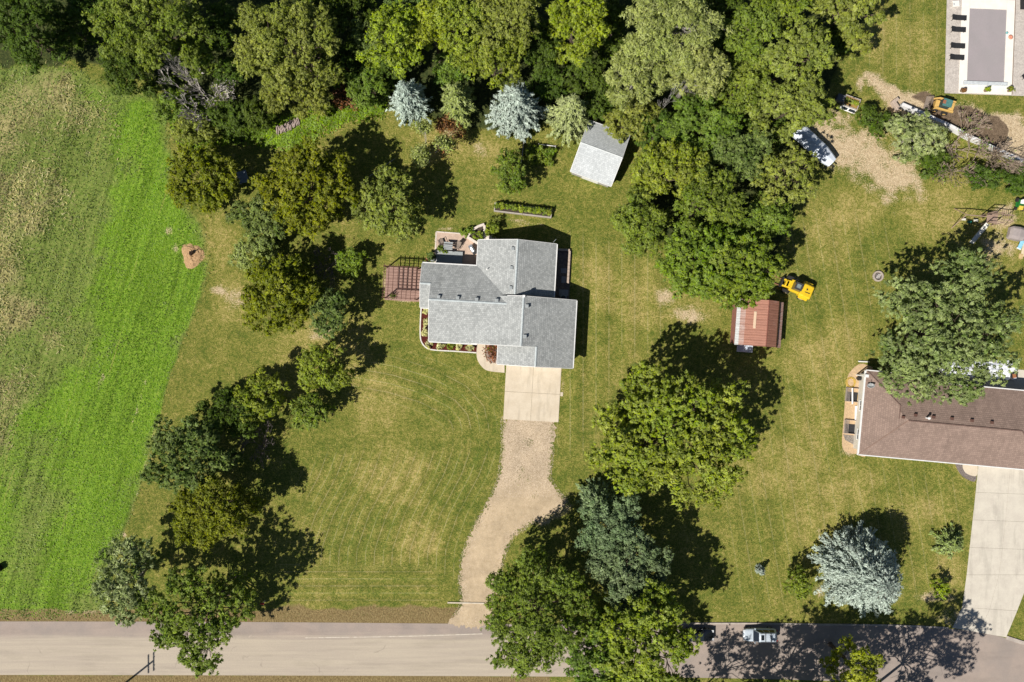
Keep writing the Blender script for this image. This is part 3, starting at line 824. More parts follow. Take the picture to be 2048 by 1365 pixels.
walls(house, gable(vCs, vMn, vCr, zCe, ZE, zCr), uCl + g, uMl + g + .2, 'u', siding)
# openings
gd = MB().box((uFl + uR) / 2 + .3, vFs + g - .03, 1.12, 5.0, 0.06, 2.24)
gd = gd.build('garage_door', white_trim, house)
for k in range(1, 4):
    MB().box((uFl + uR) / 2 + .3, vFs + g - .065, 0.56 * k, 4.96, 0.012, 0.02).build('panel_joint', vent_mat, gd)
fd = MB().box(HL(962, 700).x, vMs + g - .03, 1.05, 1.0, 0.06, 2.1).build('door', simple('door_red', (0.25, 0.05, 0.04)), house)
MB().tube((HL(962, 700).x + .38, vMs + g - .1, 1.0), (HL(962, 700).x + .38, vMs + g - .04, 1.0), .04, .04, 8).build('handle', vent_mat, fd)
for px in (880, 925): window(house, (HL(px, 690).x, vMs + g, 1.5), 1.5, 1.2, (1, 0, 0), (0, -1, 0))
for px in (985, 1075): window(house, (HL(px, 482).x, vAn - g, 1.5), 1.4, 1.2, (-1, 0, 0), (0, 1, 0))
for py in (510, 555): window(house, (uAr - g, HL(1110, py).y, 1.5), 1.4, 1.2, (0, 1, 0), (1, 0, 0))
for py in (640, 690): window(house, (uR - g, HL(1147, py).y, 1.5), 1.2, 1.0, (0, 1, 0), (1, 0, 0))
window(house, (HL(910, 530).x, vMn - g, 1.1), 1.8, 2.0, (-1, 0, 0), (0, 1, 0))

# ------------------------------------------------------------------ drive, walk, beds round the house
drive = thing('driveway', 'pale concrete driveway in square slabs below the garage', 'driveway', H0, HROT); drive['kind'] = 'structure'
dl, dm, dr = HL(1009, 790).x, HL(1064, 790).x, HL(1120, 790).x
dy = [HL(1060, 842).y, HL(1060, 786).y, vFs + g + .1]
for a, b in ((dl, dm), (dm, dr)):
    for c, d in zip(dy[:-1], dy[1:]):
        MB().box((a + b) / 2, (c + d) / 2, 0.02, b - a - .035, d - c - .035, 0.06).build('slab', conc, drive)
q = HL(1125, 789); MB().box(q.x - .12, q.y, 0.02, .36, .55, .055).build('slab', conc, drive)
slab('slab_bed', [(dl + .02, dy[0] + .02), (dr - .02, dy[0] + .02), (dr - .02, dy[2]), (dl + .02, dy[2])], -.02, 0.02, simple('joint_dirt', (0.3, 0.24, 0.16)), drive)
outer = smooth_line([(953, 687), (953, 706), (955, 720), (963, 733), (976, 742), (1009, 746)], 5)
inner = smooth_line([(971, 688), (970, 706), (972, 716), (979, 724), (990, 727), (1009, 729)], 5)
fill_sheet('front_walk', [tuple(p) for p in poly_m(outer)] + [tuple(p) for p in poly_m(inner)][::-1], 0.045, conc)
mulch = simple('red_mulch', (0.115, 0.024, 0.018), (0.06, 0.015, 0.012), 6.0, 0.95, 0, 0.6, 0.1, 0.35, 14)
be = smooth_line([(842.5, 615), (841, 640), (840.5, 668), (843, 684), (853, 696), (869, 700.5), (910, 703), (953, 706)], 5)
bed_poly = [tuple(p) for p in poly_m(be)] + [tuple(p) for p in poly_m([(954, 684), (862, 676), (864, 615)])]
fill_sheet('mulch_bed', bed_poly, 0.05, mulch)
t = thing('bed_edging', 'white curved concrete edging round the red mulch bed', 'edging', (0, 0, 0))
fill_sheet('edging_strip', band_poly(be, 0.17), 0.10, simple('white_edging', (0.72, 0.69, 0.64), (0.6, 0.56, 0.5), 3, 0.8), None).parent = t
rock = simple('river_rock', (0.45, 0.36, 0.29), (0.16, 0.12, 0.10), 7.0, 0.9, 0, 0.7, 0.2, 0.4, 10)
rb = [(972, 688), (971, 706), (973, 716), (980, 724), (990, 727), (1000, 728), (1000, 688)]
fill_sheet('rock_bed', [tuple(p) for p in poly_m(smooth_line(rb, 3))], 0.03, rock)

# side yard east of the rear wing: low wall round a sunken paved strip
side = thing('side_court', 'narrow shaded paved strip with a low tan wall east of the grey house', 'paving', H0, HROT); side['kind'] = 'structure'
pav = simple('dark_pavers', (0.20, 0.16, 0.14), (0.13, 0.105, 0.095), 2.0, 0.9, 0, 0.3, 0.2, 0.2, 6)
a0, b0 = HL(1112, 500), HL(1138, 600)
MB().box((a0.x + b0.x) / 2, (a0.y + b0.y) / 2, 0.03, b0.x - a0.x, a0.y - b0.y, 0.06).build('paving', pav, side)
wallblk = simple('tan_block', (0.50, 0.40, 0.33), (0.38, 0.30, 0.24), 4.0, 0.9, 0, 0.4, 0.2, 0.2, 10)
n = 9; y0, y1 = HL(1139, 503).y, HL(1135, 568).y
for k in range(n):
    MB().box(HL(1137, 536).x, y0 + (y1 - y0) * (k + .5) / n, 0.22, 0.30, abs(y1 - y0) / n - .02, 0.44 + .01 * (k % 2)).build('block', wallblk, side, bevel=.02)
for k in range(4):
    MB().box(HL(1114 + 6.0 * k, 502).x + .3, HL(1125, 502).y + .1, 0.22, 0.42, 0.28, 0.44 + .01 * (k % 2)).build('block', wallblk, side, bevel=.02)
for k, (px, py, w, d) in enumerate(((1127, 586, 1.3, .9), (1129, 560, .9, .9), (1128, 542, .9, .7))):
    q = HL(px, py); MB().box(q.x, q.y, .075, w, d, .05).build('stepping_slab', simple('step_stone', (0.34, 0.33, 0.34)), side, bevel=.02)
t = thing('air_conditioner', 'grey box shaped air conditioner in the shade beside the garage', 'air conditioner', H0 + Matrix.Rotation(HROT, 3, 'Z') @ HL(1126, 597), HROT)
MB().box(0, 0, .45, .85, .85, .8).build('casing', vent_mat, t, bevel=.04)
MB().lathe([(.34, 0), (.34, .03), (.1, .05)], 14, (0, 0, .85)).build('fan_grille', dark_metal, t)
MB().box(0, 0, .03, 1.0, 1.0, .06).build('pad', conc, t)

# ------------------------------------------------------------------ grey shed
SROT = R(-20.2)
S0 = P(1196, 316)
shed = thing('shed', 'light grey shingled gable shed standing between the garden and the woods', 'shed', S0, SROT)
sh = shingle_mat('pale_shed_shingles', (0.56, 0.58, 0.585), (0.45, 0.47, 0.475), (0.34, 0.36, 0.365), contrast=0.6)
sl, sw, zr, ze = 2.98, 3.75, 4.15, 2.45
sro = bpy.data.objects.new('roof', None); COL.objects.link(sro); sro.parent = shed
roof_slope('roof_slope', [(-sl, -sw, ze), (sl, -sw, ze), (sl, 0, zr), (-sl, 0, zr)], sh, sro)
roof_slope('roof_slope', [(sl, sw, ze), (-sl, sw, ze), (-sl, 0, zr), (sl, 0, zr)], sh, sro)
ridge_strip((-sl, 0, zr), (sl, 0, zr), simple('pale_ridge', (0.6, 0.62, 0.62), (0.5, 0.52, 0.52)), sro, w=.12)
for s_ in (-1, 1):
    bar(MB(), (-sl, s_ * (sw + .03), ze + .01), (sl, s_ * (sw + .03), ze + .01), .06, .18).build('fascia', white_trim, sro)
    for a, b in (((-sw), 0), (sw, 0)): bar(MB(), (s_ * (sl + .03), a, ze), (s_ * (sl + .03), 0, zr), .06, .18).build('fascia', white_trim, sro)
m = MB(); q = [(-sw + .3, 0), (sw - .3, 0), (sw - .3, ze - .05), (0, zr - .2), (-sw + .3, ze - .05)]
m.hexa([(-sl + .25, a, z) for a, z in q], [(sl - .25, a, z) for a, z in q]); m.build('wall', simple('shed_siding', (0.42, 0.40, 0.38)), shed)
d = MB().box(0, -sw + .28, 1.05, 2.4, .06, 2.1).build('door', white_trim, shed)
MB().box(.1, -sw + .23, 1.0, .05, .04, .3).build('handle', dark_metal, d)
window(shed, (-sl + .25, 0, 1.6), .8, .8, (0, 1, 0), (-1, 0, 0))

# ------------------------------------------------------------------ rusty gambrel shed
BROT = R(-4.2)
B0 = P(1506, 648)
barn = thing('barn', 'small shed with rusty red gambrel metal roof beside the yellow loader', 'shed', B0, BROT)
def rust_mat(name, a, b, c):
    m, N, L, B = new_mat(name)
    co = coords(N); mp = N.new('ShaderNodeMapping'); mp.inputs['Scale'].default_value = (0.7, 3.2, 1); L.new(co, mp.inputs[0])
    n1 = noise(N, L, mp.outputs[0], 0.9, 5, .65); n2 = noise(N, L, co, .35, 4); n3 = noise(N, L, co, 12, 3)
    col = mix(N, L, ramp(N, L, n1, .3, .7), a, b)
    col = mix(N, L, ramp(N, L, n2, .55, .72, 0, .75), col, c)
    col = scale_col(N, L, col, ramp(N, L, n3, .3, .7, .85, 1.15))
    L.new(col, B.inputs['Base Color']); B.inputs['Roughness'].default_value = .6; B.inputs['Metallic'].default_value = .15
    return m
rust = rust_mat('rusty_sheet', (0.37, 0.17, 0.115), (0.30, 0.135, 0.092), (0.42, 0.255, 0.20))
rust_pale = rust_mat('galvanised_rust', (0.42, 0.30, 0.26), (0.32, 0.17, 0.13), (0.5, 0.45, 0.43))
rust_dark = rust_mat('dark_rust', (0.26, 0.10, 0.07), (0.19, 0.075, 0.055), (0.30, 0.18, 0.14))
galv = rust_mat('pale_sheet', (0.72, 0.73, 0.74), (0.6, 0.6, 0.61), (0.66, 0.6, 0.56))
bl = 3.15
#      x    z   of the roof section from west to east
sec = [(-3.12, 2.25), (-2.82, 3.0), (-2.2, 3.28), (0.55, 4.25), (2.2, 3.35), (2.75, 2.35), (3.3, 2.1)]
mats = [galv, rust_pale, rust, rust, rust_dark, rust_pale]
bro = bpy.data.objects.new('roof', None); COL.objects.link(bro); bro.parent = barn
npan = 9
for k in range(6):
    (xa, za), (xb, zb) = sec[k], sec[k + 1]
    for i in range(npan):
        ya = -bl + 2 * bl * i / npan; yb = -bl + 2 * bl * (i + 1) / npan - .012
        m = MB(); up = Vector((-(zb - za), 0, xb - xa)).normalized()
        # ribbed sheet
        ribs = [(ya, 0), (ya + .05, .035), (ya + .10, 0), ((ya + yb) / 2 - .05, 0), ((ya + yb) / 2, .025), ((ya + yb) / 2 + .05, 0), (yb, 0)]
        vs = []
        for (x, z) in ((xa, za), (xb, zb)):
            for y, h in ribs: vs.append(Vector((x, y, z)) + up * h)
        nr = len(ribs)
        m.add(vs, [(j, nr + j, nr + j + 1, j + 1) for j in range(nr - 1)])
        m.build('roof_panel', mats[k], bro)
ridge_strip((0.55, -bl, 4.25), (0.55, bl, 4.25), rust_dark, bro, w=.1)
m = MB(); prof = [(x * .93, z - .12) for x, z in sec]
m.hexa([(x, -bl + .15, z) for x, z in [(-3.05, 0), (3.0, 0)] + prof[::-1]], [(x, bl - .15, z) for x, z in [(-3.05, 0), (3.0, 0)] + prof[::-1]])
m.build('wall', simple('barn_boards', (0.30, 0.12, 0.09), (0.2, 0.1, 0.08), 3, .9), barn)
d = MB().box(.2, -bl + .12, 1.0, 1.6, .06, 2.0).build('door', simple('barn_door', (0.4, 0.36, 0.32)), barn)
MB().box(.8, -bl + .07, 1.0, .06, .05, .25).build('handle', dark_metal, d)
t = thing('plank', 'single bleached plank lying along the rusty shed roof', 'plank', barn.location + Matrix.Rotation(BROT, 3, 'Z') @ Vector((-1.05, .35, 3.75)), BROT)
o = MB().box(0, 0, 0, .34, 2.3, .05).build('board', simple('bleached_wood', (0.62, 0.47, 0.33), (0.5, 0.36, 0.25), 5), t); o.rotation_euler = (0, R(-19), 0)
# two-leaf cover south of it
t = thing('cold_frame', 'blue white two panelled frame in the shade at the south end of rusty shed', 'frame', P(1488, 697), R(-4))
wf = simple('white_frame', (0.75, 0.76, 0.78))
m = MB()
for s_ in (-1, 1): m.box(0, s_ * .5, .35, 2.2, .08, .12)
for x in (-1.06, 0, 1.06): m.box(x, 0, .35, .08, .92, .121)
m.build('frame', wf, t)
for x in (-.53, .53): MB().box(x, 0, .36, .97, .91, .03).build('pane', simple('milky_pane', (0.55, 0.6, 0.68), (0.35, 0.4, 0.48), 3, .3), t)
for x in (-1.0, 1.0):
    for y in (-.45, .45): MB().box(x, y, .15, .08, .08, .3).build('leg', wf, t)

# ------------------------------------------------------------------ brown house
KROT = R(-5.2)
K0 = P(1717, 908)
bh = thing('house', 'brown shingled hip roof house at the right edge of the photo', 'house', K0, KROT)
def KL(px, py, z=0.0):
    d = P(px, py, z) - K0
    c, s = math.cos(-KROT), math.sin(-KROT)
    return Vector((d.x * c - d.y * s, d.x * s + d.y * c, z))
ke = 2.75
k_sw = KL(1717, 909, ke); k_nw = KL(1730, 753, ke); k_se = KL(2048, 941, ke)
xl = k_sw.x; ys = k_sw.y; yn = KL(1980, 776, ke).y
kp = 0.36
yr = (ys + yn) / 2; zr = ke + kp * (yn - ys) / 2; hw = (yn - ys) / 2
xr = xl + 26.0
kro = bpy.data.objects.new('roof', None); COL.objects.link(kro); kro.parent = bh
yN2 = k_nw.y + .8                         # the west wing reaches further north
wx = xl + 8.6                              # east eave of that wing
roof_slope('roof_slope', [(xl, ys, ke), (xr, ys, ke), (xr - hw, yr, zr), (xl + hw, yr, zr)], brown_shingle, kro)
roof_slope('roof_slope', [(xr, yn, ke), (xl, yn, ke), (xl + hw, yr, zr), (xr - hw, yr, zr)], brown_shingle, kro)
roof_slope('roof_slope', [(xl, yn, ke), (xl, ys, ke), (xl + hw, yr, zr)], brown_shingle, kro)
roof_slope('roof_slope', [(xr, ys, ke), (xr, yn, ke), (xr - hw, yr, zr)], brown_shingle, kro)
ww = (wx - xl) / 2; zw = ke + kp * ww; xm = (xl + wx) / 2
roof_slope('roof_slope', [(xl + .003, yN2, ke + .002), (xl + .003, yr - 1.5, ke + .002), (xm, yr - 1.5, zw), (xm, yN2 - ww, zw)], brown_shingle, kro)
roof_slope('roof_slope', [(wx, yr - 1.5, ke), (wx, yN2, ke), (xm, yN2 - ww, zw), (xm, yr - 1.5, zw)], brown_shingle, kro)
roof_slope('roof_slope', [(wx, yN2, ke), (xl, yN2, ke), (xm, yN2 - ww, zw)], brown_shingle, kro)
ridge_strip((xl + hw, yr, zr), (xr - hw, yr, zr), cap_brown, kro, w=.14)
ridge_strip((xl, ys, ke), (xl + hw, yr, zr), simple('pale_brown_cap', (0.30, 0.20, 0.155), (0.22, 0.145, 0.115), 9, .9), kro, 'hip_cap', w=.10)
ridge_strip((xm, yN2 - ww, zw), (xl + .2, yN2, ke), cap_brown, kro, 'hip_cap', w=.12)
ridge_strip((xm, yN2 - ww, zw), (xm, yr + (hw - ww) * .1, zw), cap_brown, kro, w=.12)
ridge_strip((xr - hw, yr, zr), (xr, ys, ke), cap_brown, kro, 'hip_cap', w=.12)
fz = ke + .02
bar(MB(), (xl - .06, ys - .1, fz), (xl - .06, yN2, fz), .22, .2).build('gutter', white_trim, kro)
bar(MB(), (xl, ys - .06, fz), (xr, ys - .06, fz), .14, .2).build('gutter', white_trim, kro)
bar(MB(), (wx, yn + .06, fz), (xr, yn + .06, fz), .14, .2).build('gutter', white_trim, kro)
bar(MB(), (xl, yN2 + .06, fz), (wx, yN2 + .06, fz), .14, .2).build('gutter', white_trim, kro)
def k_z(x, y):
    return max(min(ke + kp * (y - ys), ke + kp * (yn - y), ke + kp * (x - xl)), 0)
for px, py in ((1809, 835), (1834, 831), (1870, 835), (1907, 838), (1947, 842), (1987, 846)):
    q = KL(px, py, 4.8); z = k_z(q.x, q.y)
    v = MB().box(q.x, q.y, z + .05, .36, .36, .22); v.box(q.x, q.y, z + .19, .42, .42, .08, 0, .8)
    v.build('roof_vent', simple('brown_vent', (0.12, 0.06, 0.045)), kro, bevel=.02)
q = KL(1859, 837, 5.2); z = k_z(q.x, q.y)
MB().tube((q.x, q.y, z - .1), (q.x, q.y, z + .7), .12, .12, 10).tube((q.x, q.y, z + .7), (q.x, q.y, z + .8), .2, .14, 10).build('flue', white_trim, kro)
m = MB(); i = .5
m.prism([(xl + i, ys + i), (xr - i, ys + i), (xr - i, yn - i), (wx - i, yn - i), (wx - i, yN2 - i), (xl + i, yN2 - i)], 0, ke - .02)
m.build('wall', simple('cream_siding', (0.62, 0.58, 0.5), (0.55, 0.51, 0.44), 1.2), bh)
for y in (ys + 2.6, ys + 6.6): window(bh, (xl + i, y, 1.5), 1.4, 1.2, (0, -1, 0), (-1, 0, 0))
for x in (xl + 4, xl + 9): window(bh, (x, ys + i, 1.5), 1.6, 1.2, (1, 0, 0), (0, -1, 0))
gd = MB().box(KL(2020, 940).x, ys + i - .03, 1.12, 4.9, .06, 2.24).build('garage_door', white_trim, bh)
for k in range(1, 4): MB().box(KL(2020, 940).x, ys + i - .065, .56 * k, 4.86, .012, .02).build('panel_joint', vent_mat, gd)
q = KL(1731, 752, 2.6); MB().tube((q.x, q.y, 0), (q.x, q.y, 2.9), .1, .1, 8).box(q.x, q.y, 2.95, .5, .4, .2).build('downspout', white_trim, bh)
# dish
q = KL(1741, 773, 3.4); zq = k_z(q.x, q.y)
t = thing('satellite_dish', 'white satellite dish on the west slope of the brown roof', 'satellite dish', K0 + Matrix.Rotation(KROT, 3, 'Z') @ Vector((q.x, q.y, zq)), R(20))
MB().tube((0, 0, -.1), (0, 0, .55), .04, .04, 8).build('mast', vent_mat, t)
o = MB().lathe([(.02, 0), (.22, .03), (.42, .12), (.46, .15), (.40, .14), (.2, .06), (.02, .03)], 18).build('reflector', simple('dish_white', (0.7, 0.71, 0.72)), t, True)
o.location = (0, 0, .6); o.rotation_euler = (R(-52), 0, 0); o.scale = (1.1, 1.0, 1.0)
MB().tube((0, -.1, .6), (0, .45, .75), .02, .02, 6).box(0, .47, .77, .1, .1, .1).build('feed_arm', vent_mat, t)

# right-hand driveway with slabs
rd = bpy.data.objects.new('driveway', None); COL.objects.link(rd); rd['kind'] = 'structure'
rd['label'] = 'wide concrete driveway running from the brown house down to the road'; rd['category'] = 'driveway'
def mixp(a, b, t): return (a[0] + (b[0] - a[0]) * t, a[1] + (b[1] - a[1]) * t)
left = [(1957, 925), (1951, 985), (1945, 1040), (1939, 1095), (1933, 1150), (1924, 1215), (1904, 1256)]
right = [(2084, 940), (2080, 990), (2076, 1045), (2070, 1100), (2062, 1150), (2034, 1222), (2012, 1275)]
for k in range(6):
    for a, b in ((0, .5), (.5, 1)):
        q = [mixp(left[k], right[k], a), mixp(left[k], right[k], b), mixp(left[k + 1], right[k + 1], b), mixp(left[k + 1], right[k + 1], a)]
        cx_ = sum(p[0] for p in q) / 4; cy_ = sum(p[1] for p in q) / 4
        q = [(p[0] + (cx_ - p[0]) * .006, p[1] + (cy_ - p[1]) * .006) for p in q]
        slab('slab', [tuple(p) for p in poly_m(q)][::-1], -.01, .045, conc2, rd)
fill_sheet('side_walk', [tuple(p) for p in poly_m(smooth_line([(1925, 925), (1926, 938), (1934, 948), (1953, 952), (1955, 928)], 4))], .03, conc)
fill_sheet('rock_border', [tuple(p) for p in poly_m(smooth_line([(1908, 920), (1914, 938), (1926, 954), (1948, 964), (1952, 951), (1934, 948), (1926, 938), (1924, 922)], 3))], .024,
           simple('grey_rock', (0.24, 0.20, 0.18), (0.12, 0.10, 0.09), 8, .9, 0, .6, .2, .4, 10))
fill_sheet('patio', [tuple(p) for p in poly_m([(1870, 725), (2100, 745), (2100, 790), (1870, 775)])], .03, conc2)
# bed with pavers along the west side
fill_sheet('paver_bed', [tuple(p) for p in poly_m(smooth_line([(1745, 735), (1722, 728), (1702, 742), (1693, 765), (1688, 830), (1684, 880), (1686, 898), (1696, 906), (1712, 908), (1735, 906), (1745, 800)], 4))],
           .02, simple('tan_pavers', (0.60, 0.43, 0.25), (0.44, 0.31, 0.19), 4, .9, 0, .4, .2, .25, 8))
fill_sheet('grey_gravel', [tuple(p) for p in poly_m([(1686, 869), (1716, 872), (1714, 893), (1704, 888), (1690, 880)])], .026, simple('grey_gravel', (0.33, 0.29, 0.25), (0.14, 0.12, 0.10), 9, .9, 0, .6, .2, .4, 12))
well_mat = simple('well_metal', (0.5, 0.43, 0.38), (0.38, 0.32, 0.28), 4, .6, .3)
for lab, (px, py) in zip(('window well with barred cover beside the yellow hose coil', 'window well with barred cover above the patch of grey gravel'), ((1703, 790), (1700, 854))):
    t = thing('window_well', lab, 'window well', P(px, py), KROT, 'window wells along the brown house')
    m = MB()
    m.box(-.85, 0, .15, .06, 1.9, .3); m.box(0, .95, .15, 1.76, .06, .3); m.box(0, -.95, .15, 1.76, .06, .3)
    m.build('rim', well_mat, t)
    MB().box(.1, -.25, .026, 1.6, 1.3, .01).build('pit', dark_metal, t)  # flat dark sheet painted for the shade down the well
    for x in (-.72, -.55, -.38): MB().box(x, 0, .31, .05, 1.84, .04).build('bar', well_mat, t)
for lab, a, b, w in (('short white pipe lying across the northern window well', (1702, 776), (1702, 808), .22), ('long white trim boards leaning along the brown house wall', (1713, 812), (1712, 842), .5),
                     ('white pipe lying at the north west corner of brown house', (1716, 723), (1738, 724), .2)):
    A, B_ = P(*a), P(*b)
    t = thing('pipe' if w < .4 else 'board', lab, 'pipe' if w < .4 else 'board', A)
    m = MB(); d = B_ - A
    if w < .4: m.tube((0, 0, .42 if 'well' in lab else .12), (d.x, d.y, .42 if 'well' in lab else .12), w / 2, w / 2, 10)
    else: bar(m, (0, 0, .16), (d.x, d.y, .16), w, .12)
    m.build('length', white_trim, t)
t = thing('board', 'narrow yellow timber lying beside the brown house wall', 'board', P(1717, 790))
bar(MB(), (0, 0, .14), (-.3, -3.1, .14), .28, .1).build('length', simple('yellow_timber', (0.62, 0.42, 0.17)), t)
t = thing('hose', 'coiled yellow hose on pavers beside the brown house', 'hose', P(1701, 766))
m = MB(); pts = [Vector((math.cos(a * .5) * (.75 - .008 * a), math.sin(a * .5) * (.85 - .008 * a), .05 + .002 * a)) for a in range(40)]
m.path(pts, .035, 6); m.build('coil', simple('yellow_hose', (0.7, 0.48, 0.1)), t)
t = thing('hose_reel', 'dark hose reel stand against the west wall of brown house', 'hose reel', P(1714, 757))
MB().box(0, 0, .3, .25, .25, .6).build('stand', dark_metal, t); o = MB().tube((-.2, 0, .65), (.2, 0, .65), .28, .28, 14).build('drum', dark_metal, t)
MB().tube((.2, 0, .65), (.55, .3, .55), .03, .03, 6).build('crank', dark_metal, t)
t = thing('armchair', 'rust orange patio chair on the concrete behind the brown house', 'chair', P(2023, 751), R(8))
oc = simple('rust_fabric', (0.35, 0.14, 0.06)); bc = simple('black_rattan', (0.02, 0.02, 0.02))
MB().box(0, 0, .2, .8, .75, .4).build('base', bc, t, bevel=.03); MB().box(0, -.05, .46, .62, .6, .14).build('cushion', oc, t, bevel=.04)
MB().box(0, .34, .6, .8, .16, .6).build('backrest', bc, t, bevel=.03)
for s_ in (-1, 1): MB().box(s_ * .37, 0, .5, .12, .72, .3).build('armrest', bc, t, bevel=.03)
t = thing('tarp', 'crumpled white tarp on the concrete under the big tree behind brown house', 'tarp', P(1945, 737))
m = MB(); nn = 26; mm = 7; vs = []
for j in range(mm + 1):
    for i_ in range(nn + 1):
        x = -6.5 + 12.5 * i_ / nn; y = -1.3 + 2.6 * j / mm - .055 * x
        vs.append((x + random.uniform(-.15, .15), y + random.uniform(-.15, .15), .08 + random.uniform(0, .35) + .4 * math.exp(-y * y)))
m.add(vs, [(j * (nn + 1) + i_, j * (nn + 1) + i_ + 1, (j + 1) * (nn + 1) + i_ + 1, (j + 1) * (nn + 1) + i_) for j in range(mm) for i_ in range(nn)])
m.build('sheet', simple('white_tarp', (0.78, 0.80, 0.84)), t)

# ------------------------------------------------------------------ trees
def unit(v): return v / np.maximum(np.linalg.norm(v, axis=1, keepdims=True), 1e-6)

def leaf_mesh(name, C, Nrm, T, L_, W_, tone, mat):
    """one three-sided leaf spray per row: centre, normal, direction, length, width, tone (n,3)"""
    n = len(C)
    T = unit(T - Nrm * np.sum(T * Nrm, 1, keepdims=True)); B = np.cross(Nrm, T)
    l = L_[:, None] * 0.5; w = W_[:, None] * 0.5
    V = np.stack([C - T * l + B * w, C - T * l - B * w, C + T * l], 1)
    me = bpy.data.meshes.new(name)
    me.vertices.add(n * 3); me.vertices.foreach_set('co', V.astype(np.float32).ravel())
    me.loops.add(n * 3); me.loops.foreach_set('vertex_index', np.arange(n * 3, dtype=np.int32))
    me.polygons.add(n); me.polygons.foreach_set('loop_start', (np.arange(n) * 3).astype(np.int32))
    me.update(calc_edges=True)
    at = me.attributes.new('tone', 'FLOAT_COLOR', 'FACE')
    at.data.foreach_set('color', np.concatenate([np.clip(tone, 0, 1), np.ones((n, 1))], 1).astype(np.float32).ravel())
    me.materials.append(mat)
    return me

def put(name, me, parent, kind=None):
    o = bpy.data.objects.new(name, me); COL.objects.link(o); o.parent = parent
    if kind: o['kind'] = kind
    return o

def broadleaf(label, cx, cy, rx, ry, H, base, mat, seed, bark=None, dens=1.0, leaf=0.205, clump=0.27, lobes=None, name='tree', cat='tree', group=None, long=1.5, sprig=0.18, flat=0.75, slim=1.0):
    r = np.random.default_rng(seed)
    hc = base + (H - base) * 0.5
    k = (CAM_H - hc) / CAM_H / PPM
    c = P(cx, cy, hc); Rx, Ry, Rz = rx * k, ry * k, (H - base) / 2
    t = thing(name, label, cat, (c.x, c.y, 0), 0, group)
    Rm = math.sqrt(Rx * Ry)
    n = lobes or int(np.clip(5 + Rm * Rm * 0.60, 6, 32))
    i = np.arange(n); rad = np.sqrt((i + 0.4) / n) * 0.82; ang = i * 2.39996 + r.random() * 6.28
    rad = rad * (1 + r.normal(0, 0.10, n)); ang = ang + r.normal(0, 0.25, n)
    lr = Rm * np.clip(1.30 / math.sqrt(n), 0.20, 0.62) * r.uniform(0.68, 1.25, n)
    rad = np.clip(rad, 0.02, 1.02 - 0.72 * lr / Rm)
    dome = np.sqrt(np.clip(1 - (rad * 0.95) ** 2, 0.02, 1))
    lc = np.stack([Rx * rad * np.cos(ang), Ry * rad * np.sin(ang), Rz * (dome * 1.15 - 0.55) * r.uniform(0.55, 1.08, n)], 1)
    n2 = n // 2                     # a lower tier fills the sides of the crown
    a2 = r.random(n2) * 6.28; r2 = r.uniform(0.4, 0.78, n2)
    lc = np.concatenate([lc, np.stack([Rx * r2 * np.cos(a2), Ry * r2 * np.sin(a2), Rz * r.uniform(-0.8, -0.35, n2)], 1)])
    lr = np.concatenate([lr, Rm * np.clip(1.05 / math.sqrt(n), 0.18, 0.5) * r.uniform(0.7, 1.1, n2)])
    # every limb carries several boughs, every bough many leaf clumps
    SC, SR, SL = [], [], []
    for q in range(len(lc)):
        m = int(r.integers(11, 16)); d = unit(r.normal(size=(m * 2, 3)) + np.array([0, 0, 0.35])); d = d[d[:, 2] > -0.5][:m]
        f = r.uniform(0.55, 0.92, len(d)); f = np.where(r.random(len(d)) < sprig, f * r.uniform(1.1, 1.4, len(d)), f)
        SC.append(lc[q] + d * np.array([1, 1, flat + 0.1]) * (lr[q] * f)[:, None]); SR.append(lr[q] * r.uniform(0.32, 0.54, len(d))); SL.append(np.full(len(d), q))
    SC = np.concatenate(SC); SR = np.concatenate(SR); SL = np.concatenate(SL)
    total = math.pi * Rx * Ry * 235 * dens * (0.26 / leaf) ** 1.6
    ncl = max(30, int(total / 11)); wgt = SR ** 2 / np.sum(SR ** 2)
    si = r.choice(len(SC), ncl, p=wgt)
    d = unit(r.normal(size=(ncl, 3)) + np.array([0, 0, 0.45]))
    CC = SC[si] + d * np.array([1, 1, flat]) * (SR[si] * r.uniform(0.55, 1.12, ncl))[:, None]
    LI = SL[si]
    D = np.linalg.norm(CC[:, None, :] - lc[None], axis=2) / lr[None]
    D[np.arange(len(CC)), LI] = 9
    keep = D.min(1) > 0.55
    CC, LI, si = CC[keep], LI[keep], si[keep]
    cl = clump * r.uniform(0.6, 1.3, len(CC))
    cid = np.repeat(np.arange(len(CC)), 11)
    off = unit(r.normal(size=(len(cid), 3))) * (r.random(len(cid)) ** 0.5)[:, None] * np.array([1, 1, flat])
    C = CC[cid] + off * cl[cid][:, None]
    out = unit(off + 1e-3) * 0.6 + unit(CC[cid] - SC[si[cid]]) * 0.7 + np.array([0, 0, 0.8]) + r.normal(0, 0.5, (len(cid), 3))
    Nn = unit(out)
    T = unit(CC[cid] - lc[LI[cid]]) * 0.8 + off * 0.9 + r.normal(0, 0.5, (len(cid), 3))
    s = leaf * r.uniform(0.65, 1.35, len(cid))
    ct = r.random(len(CC)); st_ = r.random(len(SC)); lt = r.random(len(lc))
    tone = np.stack([np.clip(0.3 * ct[cid] + 0.35 * st_[si[cid]] + 0.35 * lt[LI[cid]] + r.normal(0, 0.12, len(cid)), 0, 1),
                     np.clip(0.30 * r.random(len(CC))[cid] + 0.35 * r.random(len(SC))[si[cid]] + 0.3 * r.random(len(cid)) + 0.04, 0, 1), r.random(len(cid))], 1)
    # no leaf reaches the ground or another storey
    ok = C[:, 2] + hc > 0.12
    C = C + np.array([0, 0, hc])
    me = leaf_mesh('crown', C[ok], Nn[ok], T[ok], (s * long)[ok], (s * 0.72)[ok], tone[ok], mat)
    put('crown', me, t, 'stuff')
    # trunk and limbs
    tm = MB(); tr = (0.035 * H * 0.55 + 0.05) * slim
